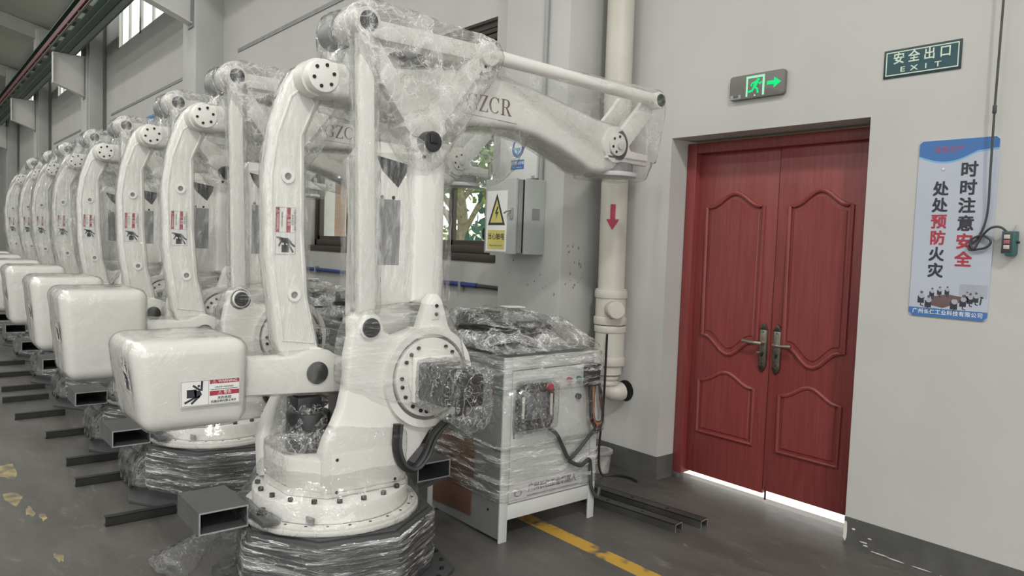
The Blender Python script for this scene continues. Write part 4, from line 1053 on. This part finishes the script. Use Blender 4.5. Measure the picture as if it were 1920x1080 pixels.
    film_hull('plastic_wrap', [(x, y, z) for x in (.09, .165) for y, z in ((.74, 2.56), (.80, 2.47), (1.6, 2.34), (1.70, 2.13), (2.03, 2.12), (2.05, 2.3))]+discx(.06, .222, 1.985, 2.512, .052), 'film_boom', R, .06, .008, 8, seed=2)
    film_hull('plastic_wrap', [(x, y, z) for x in (-.16, .0) for y, z in ((1.62, 2.12), (2.01, 2.10), (2.0, 2.02), (1.63, 2.02))]+[(.17, 1.95, 2.02), (.17, 1.7, 2.02), (.17, 2.0, 2.14), (.17, 1.62, 2.12)], 'film_clear', R, .06, .008, 8, seed=15)
    film_hull('plastic_wrap', [(x, y, z) for x in (-.12, .13) for y, z in ((.46, 2.18), (1.02, 2.20), (.50, 2.05))]+[(.0, .92, 1.93), (.06, .80, 1.90), (.05, 1.0, 2.0), (-.1, .7, 1.93)], 'film_clear', R, .05, .016, 9, seed=8)
    film_hull('plastic_wrap', [(x, y, z) for x in (-.14, .15) for y, z in ((-.10, 2.40), (-.08, 2.20), (.10, 2.18), (.10, 2.42))]+[(x, *A) for x in (-.08, .2)]+[(.2, .05, 2.1), (.1, -.05, 2.12)], 'film_clear', R, .05, .012, 9, seed=4)
    film_offset('plastic_wrap', lv, 'film_vert', R, .007, .006)
    film_hull('plastic_wrap', [(x, y, z) for x in (.165, .25) for y, z in ((-.07, 2.50), (.035, 2.50), (.075, 1.26), (-.035, 1.26))], 'film_vert', R, .05, .005, 10, seed=5)
    film_hull('plastic_wrap', discx(.12, .285, .02, 1.205, .08)+discx(.14, .30, hy, hz+.04, .20)+[(x, y, z) for x in (.14, .26) for y, z in ((-.10, .95), (-.10, 1.12), (.48, 1.15), (.30, 1.3), (.42, 1.3))], 'film_turret', R, .05, .008, 8, seed=6)
    film_hull('plastic_wrap', [(.275, -.17, .48), (.275, .22, .48), (.29, .21, .72), (.275, -.18, .78), (.12, -.31, .50), (-.14, -.31, .50), (-.27, 0, .5), (-.27, 0, .7), (.11, -.30, .66), (-.14, -.31, .66), (.0, .33, .5), (.0, .33, .7)], 'film_clear', R, .06, .008, 8, seed=9)
    film_hull('plastic_wrap', [(.08, -.28, .63), (-.12, -.30, .63), (.12, -.12, .63), (-.12, -.05, .64), (-.20, -.17, .93), (-.21, -.16, .90), (.10, -.10, .80), (.06, -.20, .83), (-.08, -.25, .80)], 'film_crumple', tr, .03, .012, 16, seed=10)
    film_hull('plastic_wrap', [(x, y, z) for x in (-.12, .045) for y, z in ((-.50, .90), (-.50, 1.07), (.02, 1.09), (.02, .87))], 'film_tight', R, .05, .006, 10, seed=11)
    film_hull('plastic_wrap', [(x*.478, y*.478, z) for z in (.05, .305) for x, y in octagon(1)], 'film_band', R, .07, .006, 7, seed=12)
    film_hull('plastic_wrap', [(c0[0]+.43*cos(k*pi/12), c0[1]+.43*sin(k*pi/12), z) for z in (.335, .375) for k in range(24)]+[(c0[0]+.33*cos(k*pi/12), c0[1]+.33*sin(k*pi/12), .56) for k in range(24)], 'film_clear', R, .07, .008, 8, seed=13)
    film_hull('plastic_wrap', [(x, y, z) for x in (-.13, .11) for y, z in ((.055, 1.3), (.05, 2.0), (.35, 1.3))]+[(x, y, z) for x in (-.1, .185) for y, z in ((.50, 1.3), (.49, 2.02))], 'film_vert', R, .07, .006, 8, seed=14)
    return R

def counterweight(R, z0, z1, tall):
    y0, y1, x0, x1 = -.915, -.47, -.36, .12
    bx = one('counterweight', R, lambda b: b.box((x0, y0, z0), (x1, y1, z1), 'robot_white', .055, 5))
    # slight draft: narrower at the bottom, as the casting is
    for v in bx.data.vertices:
        k = (v.co.z-z0)/(z1-z0); s = .90+.10*min(1, k*1.4)
        v.co.x = (x0+x1)/2+(v.co.x-(x0+x1)/2)*s; v.co.y = y1+(v.co.y-y1)*(s+.0)
    h = z1-z0
    if not tall: one('warning_label', bx, lambda b: warning_label(b, frameX(x1+.001, -.745, z0+.10*h/.36), .235, .105, False))
    def face_y(z):
        k = (z-z0)/h; return y1+(y0-y1)*(.90+.10*min(1, k*1.4))
    za, zb = z0+.42*h, z0+.42*h+.12
    A_ = V3((x1-.20, face_y(za)-.0025, za)); B_ = V3((x1-.20, face_y(zb)-.0025, zb))
    one('warning_label', bx, lambda b: warning_label(b, (A_, V3((1, 0, 0)), (B_-A_).normalized()), .10, .12, True))
    film_offset('plastic_wrap', bx, 'film_tight', R, .007, .005, .05, 14)
    return bx

robot1 = make_robot()
far_src = copy_tree(robot1)
counterweight(robot1, .80, 1.165, False)
counterweight(far_src, .745, 1.255, True)
robot1.location = (-3.2, 1.6, 0)
for k in range(3):
    hx_ = -.30+.10*k; z_ = .25-.01*k
    hp = smooth([(hx_, -.47, z_), (hx_-.005, -.505, .17), (hx_+.01, -.515, .08), (hx_+.045, -.52, .05), (hx_+.075, -.515, .09), (hx_+.075, -.505, .18), (hx_+.09, -.47, .24)])
    one('hose', far_src, lambda b, hp=hp: b.tube(hp, .014, 'cable_dark', 8))
film_hull('plastic_wrap', [(x, y, z) for x in (-.38, .06) for y, z in ((-.44, .05), (-.53, .08), (-.52, .2), (-.44, .28))], 'film_clear', far_src, .05, .012, 9, seed=71)
# loose film that trails from the near fork pocket of the first robot
def loose(name, pts, seed, mat='film_clear'):
    return film_hull(name, pts, mat, robot1, .035, .016, 14, seed=seed)
loose('loose_film', [(.02, -.57, .32), (-.02, -.50, .315), (-.07, -.58, .31), (-.54, -.70, .03), (-.62, -.63, .015), (-.41, -.69, .012), (-.36, -.60, .13), (-.46, -.58, .02), (-.28, -.60, .02)], 21)
loose('loose_film', [(.02, -.54, .32), (.04, -.49, .315), (-.20, -.40, .015), (-.27, -.47, .012), (-.18, -.46, .03), (-.06, -.46, .18)], 22)
loose('loose_film', [(.05, -.46, .32), (.08, -.43, .32), (.02, -.44, .15), (.06, -.43, .14), (-.02, -.45, .17)], 23)
robot1['label'] = 'nearest white palletizing robot, wrapped in clear film, in front of the cabinet'
robot1['group'] = 'film-wrapped palletizing robots along the wall'
spots = [(-4.80, 'second white palletizing robot, just behind the nearest one'), (-6.064, 'third white palletizing robot in the row from the camera'),
         (-7.74, 'fourth white palletizing robot in the row from the camera'), (-9.02, 'fifth white palletizing robot in the row from the camera'),
         (-10.65, 'sixth white palletizing robot in the row, far to the left'), (-12.0, 'seventh white palletizing robot in the row, far to the left'),
         (-13.5, 'last visible white palletizing robot at the far left end')]
for i, (x, lab) in enumerate(spots):
    o = far_src if i == 0 else copy_tree(far_src, skip=('anchor_bolt', 'flange_bolt', 'hub_bolt') if i > 2 else ())
    o.location = (x, 1.6+.012*((i*7) % 3-1), 0)
    o['label'] = lab; o['group'] = 'film-wrapped palletizing robots along the wall'
    if i >= 3:
        if i == 3: big_film = film_hull('plastic_wrap', [(x, y, z) for x in (-.12, .26) for y, z in ((-.10, 2.60), (.10, 2.62), (-.36, 2.06), (-.385, 1.80), (-.37, 1.5), (-.28, 1.10), (.12, 1.15), (.2, 2.0), (-.22, 2.36))], 'film_clear', o, .07, .016, 6, seed=61)
        else:
            q = big_film.copy(); COL.objects.link(q); q.parent = o

# angle irons lying under the pedestals
def angle(b):
    b.box((-.022, -.36, 0), (.022, 0, .004), 'bar_steel'); b.box((.018, -.36, 0), (.022, 0, .05), 'bar_steel'); b.box((-.022, -.36, 0.046), (.022, 0, .05), 'bar_steel')
names = ['under the near side of the second robot', 'under the far side of the second robot', 'under the near side of the third robot', 'under the far side of the third robot', 'under the near side of the fourth robot', 'under the far side of the fourth robot', 'under the near side of the fifth robot', 'under the far side of the fifth robot', 'under the sixth robot']
proto = None
for i, (x, y) in enumerate(((-4.40, .84), (-5.19, .825), (-5.68, .85), (-6.51, .84), (-7.27, .72), (-8.03, .70), (-8.57, .74), (-9.4, .75), (-10.2, .75))):
    if proto is None: proto = one('angle_iron', None, angle); o = proto
    else: o = proto.copy(); COL.objects.link(o)
    o.location = (x, y+.36, 0); tag(o, 'dark steel bar on the floor '+names[i], 'steel bar', 'steel bars under the pedestals')

# ------------------------------------------------------------------ control cabinets
def make_cabinet():
    x0, x1, y0, y1 = -.35, .35, -.36, .36
    T = thing('control_cabinet', '', 'cabinet')
    bd = one('cabinet_body', T, lambda b: (b.box((x0, y0, .16), (x1-.012, y1, 1.0), 'cabinet_side_shaded', .004), b.box((x0, y0, .02), (x1-.012, y0+.015, .17), 'cabinet_side_shaded')))
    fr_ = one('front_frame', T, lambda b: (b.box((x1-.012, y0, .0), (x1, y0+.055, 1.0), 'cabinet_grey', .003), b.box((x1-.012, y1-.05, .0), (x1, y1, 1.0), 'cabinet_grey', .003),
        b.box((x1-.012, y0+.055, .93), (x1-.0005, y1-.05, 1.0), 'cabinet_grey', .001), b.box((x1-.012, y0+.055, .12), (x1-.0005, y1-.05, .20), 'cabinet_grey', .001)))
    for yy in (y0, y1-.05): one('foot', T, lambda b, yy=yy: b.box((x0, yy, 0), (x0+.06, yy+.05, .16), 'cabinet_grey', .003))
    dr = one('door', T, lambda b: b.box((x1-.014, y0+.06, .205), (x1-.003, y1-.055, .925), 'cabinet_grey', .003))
    def door_bits(b):
        b.box((x1-.004, y0+.075, .56), (x1+.004, y0+.082, .68), 'recess_grey'); 
        for y, z, m in ((.11, .845, 'ink_red'), (.185, .845, 'leaf_dark'), (.185, .745, 'ink_dark')): b.cyl((x1-.004, y, z), (x1+.02, y, z), .016, m, 16, bev=.003)
    one('switch', dr, door_bits)
    def lab(b):
        fr = frameX(x1-.003, -.02, .255)
        b.rect(fr, -.27, -.045, .27, .045, 'label_silver', 0, .0008)
        b.text(fr, '广州长仁工业机器人', .04, .012, .05, 'ink_dark', .0016, .005, .82); b.rect(fr, -.15, -.03, .24, -.024, 'ink_grey', 0, .0014)
        b.disc(fr, -.215, 0, .03, 'ink_grey', 0, .0012, 16, .022); b.disc(fr, -.215, -.004, .018, 'label_silver', 0, .0016, 16, .012)
    one('name_plate', dr, lab)
    one('side_screw', T, lambda b: b.cyl((.25, y0-.003, .16), (.25, y0, .16), .007, 'bolt_black', 8))
    one('brown_sheet', T, lambda b: (b.prism([(-.30, .28), (.12, .30), (.12, .47), (.10, .50), (-.30, .54)], 'y', y0-.008, y0-.002, 'sheet_brown', .002), b.prism([(-.28, .06), (.10, .08), (.10, .29), (-.28, .27)], 'y', y0-.007, y0-.002, 'sheet_brown', .002)))  # two flat brown sheets on the left side face
    # connectors and leads at the upper right of the door
    def leads(b):
        b.box((x1, .225, .80), (x1+.05, .32, .93), 'black_part', .008)
        for k, m in enumerate(('cable_black', 'cable_black', 'wire_red', 'wire_orange', 'cable_dark')):
            q = .012*k
            b.tube(smooth([(x1+.04, .24+q, .82), (x1+.055, .235+q*.6, .72), (x1+.06, .245+q*.5, .62), (x1+.06, .30, .545+q), (x1+.055, .345, .61), (x1+.05, .335-q*.3, .72), (x1+.04, .31, .84)]), .0085 if k < 2 else .005, m, 8)
    one('connector_leads', T, leads)
    pc = smooth([(x1+.03, -.06, .60), (x1+.035, .0, .555), (x1+.03, .06, .47), (x1+.028, .11, .40), (x1+.03, .17, .43), (x1+.035, .25, .50), (x1+.04, .32, .56)])
    one('pendant_lead', T, lambda b: b.tube(pc, .011, 'cable_dark', 10))
    pc2 = smooth([(x1+.03, .11, .385), (x1+.035, .2, .345), (x1+.03, .27, .37), (x1+.02, .30, .30), (x1+.02, .31, .2), (x1+.03, .35, .13), (x1+.02, .38, .18)])
    one('floor_lead', T, lambda b: b.tube(pc2, .011, 'cable_dark', 10))
    # film
    film_hull('plastic_wrap', [(x, y, z) for x in (x0-.01, x1+.012) for y in (y0-.012, y1+.012) for z in (.80, 1.0)]+[(x1+.08, .28, .9), (x1+.08, .3, .82)], 'film_cabinet', T, .06, .006, 8, seed=31)
    film_hull('plastic_wrap', [(x, y, z) for x in (x0-.01, x1+.012) for y in (y0-.012, y1+.012) for z in (.22, .52)]+[(x1+.03, .3, .3)], 'film_cabinet', T, .06, .006, 8, seed=32)
    film_hull('plastic_wrap', [(x, y, z) for x in (x0-.008, x1+.01) for y in (y0-.01, y1+.01) for z in (.50, .82)]+[(x1+.085, y, z) for y, z in ((-.24, .86), (-.04, .87), (.3, .8), (-.22, .6), (.33, .55))], 'film_clear', T, .06, .008, 8, seed=33)
    return T
def make_bundle(label):
    t = thing('cable_bundle', label, 'cable')
    def coil(b):
        rr = random.Random(4)
        for k in range(6):
            pts = [(.0+(.16+.012*k)*cos(a)*rr.uniform(.95, 1.05)-.02, (.22+.008*k)*sin(a)*rr.uniform(.95, 1.05), .02+.018*k+.012*sin(3*a+k)) for a in [i*2*pi/28 for i in range(28)]]
            b.tube(pts, .015, 'cable_black', 8, True)
    one('coil', t, coil)
    one('plug', t, lambda b: (b.box((-.18, -.20, .08), (-.03, .06, .19), 'black_part', .02), b.box((.0, .12, .06), (.14, .30, .12), 'cable_black', .02)))
    one('note', t, lambda b: b.prism([(-.10, .08), (.0, .06), (.03, .17), (-.06, .19)], 'z', .212, .216, 'white_paper'))
    film_hull('plastic_wrap', [(-.27+x, .06+y, z+.012) for x, y, z in ((0, -.36, 0), (.71, -.36, 0), (0, .36, 0), (.71, .36, 0), (.23, -.16, .16), (.15, .14, .19), (.5, .27, .14), (.55, -.05, .09), (.55, .3, .11), (.25, -.34, .07))], 'film_tent', t, .04, .016, 9, seed=34)
    film_hull('plastic_wrap', [(-.20, -.22, .20), (-.02, -.2, .2), (-.2, .1, .2), (.02, .1, .2), (.16, .32, .13), (-.02, .32, .13), (-.24, -.28, .03), (.2, -.28, .03), (.2, .34, .03), (-.24, .34, .03)], 'film_crumple', t, .035, .014, 16, seed=41)
    return t
def make_pendant(label):
    t = thing('teach_pendant', label, 'controller')
    def pb(b):
        b.prism([(-.12, -.13), (.10, -.13), (.125, -.09), (.125, .08), (.10, .12), (-.10, .12), (-.125, .09), (-.13, -.09)], 'x', 0, .05, 'black_part', .015, 3)
    one('housing', t, pb)
    one('screen', t, lambda b: b.box((.05, -.085, -.07), (.0525, .06, .075), 'screen_grey', .001))
    one('grip', t, lambda b: (b.box((.04, -.115, -.06), (.058, -.10, .06), 'ink_cream', .004), b.box((.04, .085, -.06), (.058, .10, .06), 'ink_cream', .004)))
    one('stop_button', t, lambda b: b.cyl((.045, .07, .10), (.075, .07, .10), .02, 'ink_red', 16, bev=.004))
    film_hull('plastic_wrap', [(x, y, z) for x in (0, .068) for y, z in ((-.14, -.14), (.13, -.13), (.14, .1), (.1, .135), (-.12, .13))], 'film_crumple', t, .03, .008, 18, seed=51)
    return t
cab0 = make_cabinet(); cab0['group'] = 'wrapped control cabinets'; bun0 = make_bundle(''); pen0 = make_pendant('')
bun0['group'] = 'wrapped cable bundles on the cabinets'; pen0['group'] = 'wrapped teach pendants on the cabinets'
cl = ['grey film-wrapped control cabinet beside the nearest robot and drain pipe', 'film-wrapped control cabinet behind the nearest robot', 'film-wrapped control cabinet behind the second robot', 'film-wrapped control cabinet behind the third robot']
bl = ['black cable bundle in crumpled film on top of the nearest cabinet', 'black cable bundle in film on the cabinet behind the nearest robot', 'black cable bundle in film on the cabinet behind the second robot', 'black cable bundle in film on the cabinet behind the third robot']
pl = ['film-wrapped teach pendant hung on the front of the nearest cabinet', 'film-wrapped teach pendant on the cabinet behind the nearest robot', 'film-wrapped teach pendant on the cabinet behind the second robot', 'film-wrapped teach pendant on the cabinet behind the third robot']
for i, x in enumerate((-3.35, -4.95, -6.21, -7.89)):
    for src, off, lab in ((cab0, (0, 0, 0), cl), (bun0, (-.08, -.06, 1.0), bl), (pen0, (.352, -.16, .735), pl)):
        o = src if i == 0 else copy_tree(src)
        o.location = (x+off[0], 2.81+off[1], off[2]+(.008 if src is bun0 else 0)); o['label'] = lab[i]

# ------------------------------------------------------------------ outside the windows
struct(one('ground_outside', None, lambda b: (b.box((-60, YW+WT, -.25), (12, 40, -.02), 'grass'), b.box((-60, YW+WT, -.25), (12, 6.2, -.01), 'outside_paving'))))
tp = one('tiled_pier', None, lambda b: b.box((-10.9, 4.9, -.02), (-9.72, 5.6, 5), 'pink_tile', .01))
tag(tp, 'pinkish tiled pier outside, at the left of the window', 'pier')
def leaves(b, centres, n, size, mats, rng):
    per = {}
    for k in range(n):
        c, r = rng.choice(centres)
        d = V3((rng.gauss(0, 1), rng.gauss(0, 1), rng.gauss(0, 1))).normalized()*r*(rng.random()**.4)
        p = V3(c)+V3((d.x, d.y, d.z*.8)); u = V3((rng.gauss(0, 1), rng.gauss(0, 1), rng.gauss(0, .6))).normalized(); w = u.orthogonal().normalized()
        w = Matrix.Rotation(rng.uniform(0, 6.28), 3, u) @ w; s = size*rng.uniform(.6, 1.3)
        per.setdefault(rng.choice(mats), []).append((p-u*s, p+w*s*.4, p+u*s, p-w*s*.4))
    for m, qs in per.items():
        t = bmesh.new()
        for q in qs: t.faces.new([t.verts.new(x) for x in q])
        b.merge(t, m)
def tree(loc, h, lean, label, rng, mats, n=1500, size=.12):
    t = thing('garden_tree', label, 'tree', loc, 'trees outside the window')
    tops = []
    def tk(b):
        p = smooth([(0, 0, -.05), (lean*.1, 0, h*.25), (lean*.25, .1, h*.45), (lean*.6, .1, h*.7)])
        b.tube(p, .1, 'bark', 10, radii=[.15-.08*i/len(p) for i in range(len(p))])
        for k in range(6):
            a = rng.uniform(0, 6.28); s = p[int(len(p)*rng.uniform(.35, .9))]; e = s+V3((cos(a)*h*.22, sin(a)*h*.2, h*.22)); tops.append((tuple(e), h*.17))
            b.tube(smooth([s, (s+e)/2+V3((0, 0, .1)), e]), .05, 'bark', 7, radii=None)
        tops.append((tuple(p[-1]+V3((0, 0, h*.15))), h*.22))
    one('trunk', t, tk)
    f = one('foliage', t, lambda b: leaves(b, tops, n, size, mats, rng)); f['kind'] = 'stuff'
rng = random.Random(21)
tree((-11.1, 8.0, 0), 4.6, -.9, 'leaning garden tree seen through the right part of the window', rng, ['leaf_light', 'leaf_mid'])
tree((-16.4, 8.2, 0), 5.0, .8, 'forked garden tree seen through the left part of the window', rng, ['leaf_mid', 'leaf_light'])
tree((-13.6, 12.5, 0), 5.4, .4, 'bushy garden tree farther back outside the window', rng, ['leaf_light', 'leaf_light', 'leaf_mid'], 2200, .13)
tree((-21.5, 11.5, 0), 5.6, .4, 'far garden tree beyond the left end of the window', rng, ['leaf_light', 'leaf_mid'], 1800, .13)
tree((-8.6, 10.5, 0), 5.0, .4, 'garden tree behind the right edge of the window', rng, ['leaf_light', 'leaf_mid'], 1800, .13)
hd = one('garden_hedge', None, lambda b: leaves(b, [((-32+.75*k, 14+.5*sin(k*1.7), 1.2), 1.3) for k in range(38)], 9000, .13, ['leaf_pale', 'leaf_pale', 'leaf_light'], rng))
tag(hd, 'bright green hedge along the back of the garden', 'hedge', kind='stuff')
sh = thing('broadleaf_shrub', 'dark teal broadleaf shrub close behind the right window pane', 'shrub', (-7.3, 5.55, 0))
one('stem', sh, lambda b: [b.tube(smooth([(0, 0, -.03), (.05*k, .03*k, .9), (.12*(k-1), .05, 1.9+.12*k)]), .015, 'bark', 6) for k in range(3)])
proto = None
for k in range(34):
    if proto is None:
        def lf(b):
            b.flat((V3((0, 0, 0)), V3((1, 0, 0)), V3((0, 0, 1))), [(0, 0), (.05, .035), (.12, .04), (.19, .0), (.12, -.045), (.05, -.035)], 'leaf_dark', 0, .002)
        proto = one('leaf', sh, lf); o = proto
    else: o = proto.copy(); COL.objects.link(o); o.parent = sh
    o.location = (rng.uniform(-.32, .32), rng.uniform(-.15, .15), rng.uniform(1.62, 2.35)); o.rotation_euler = (rng.uniform(-.6, .6), rng.uniform(-2.5, 2.5), rng.uniform(-.7, .7))
    o.scale = (1, 1, 1)
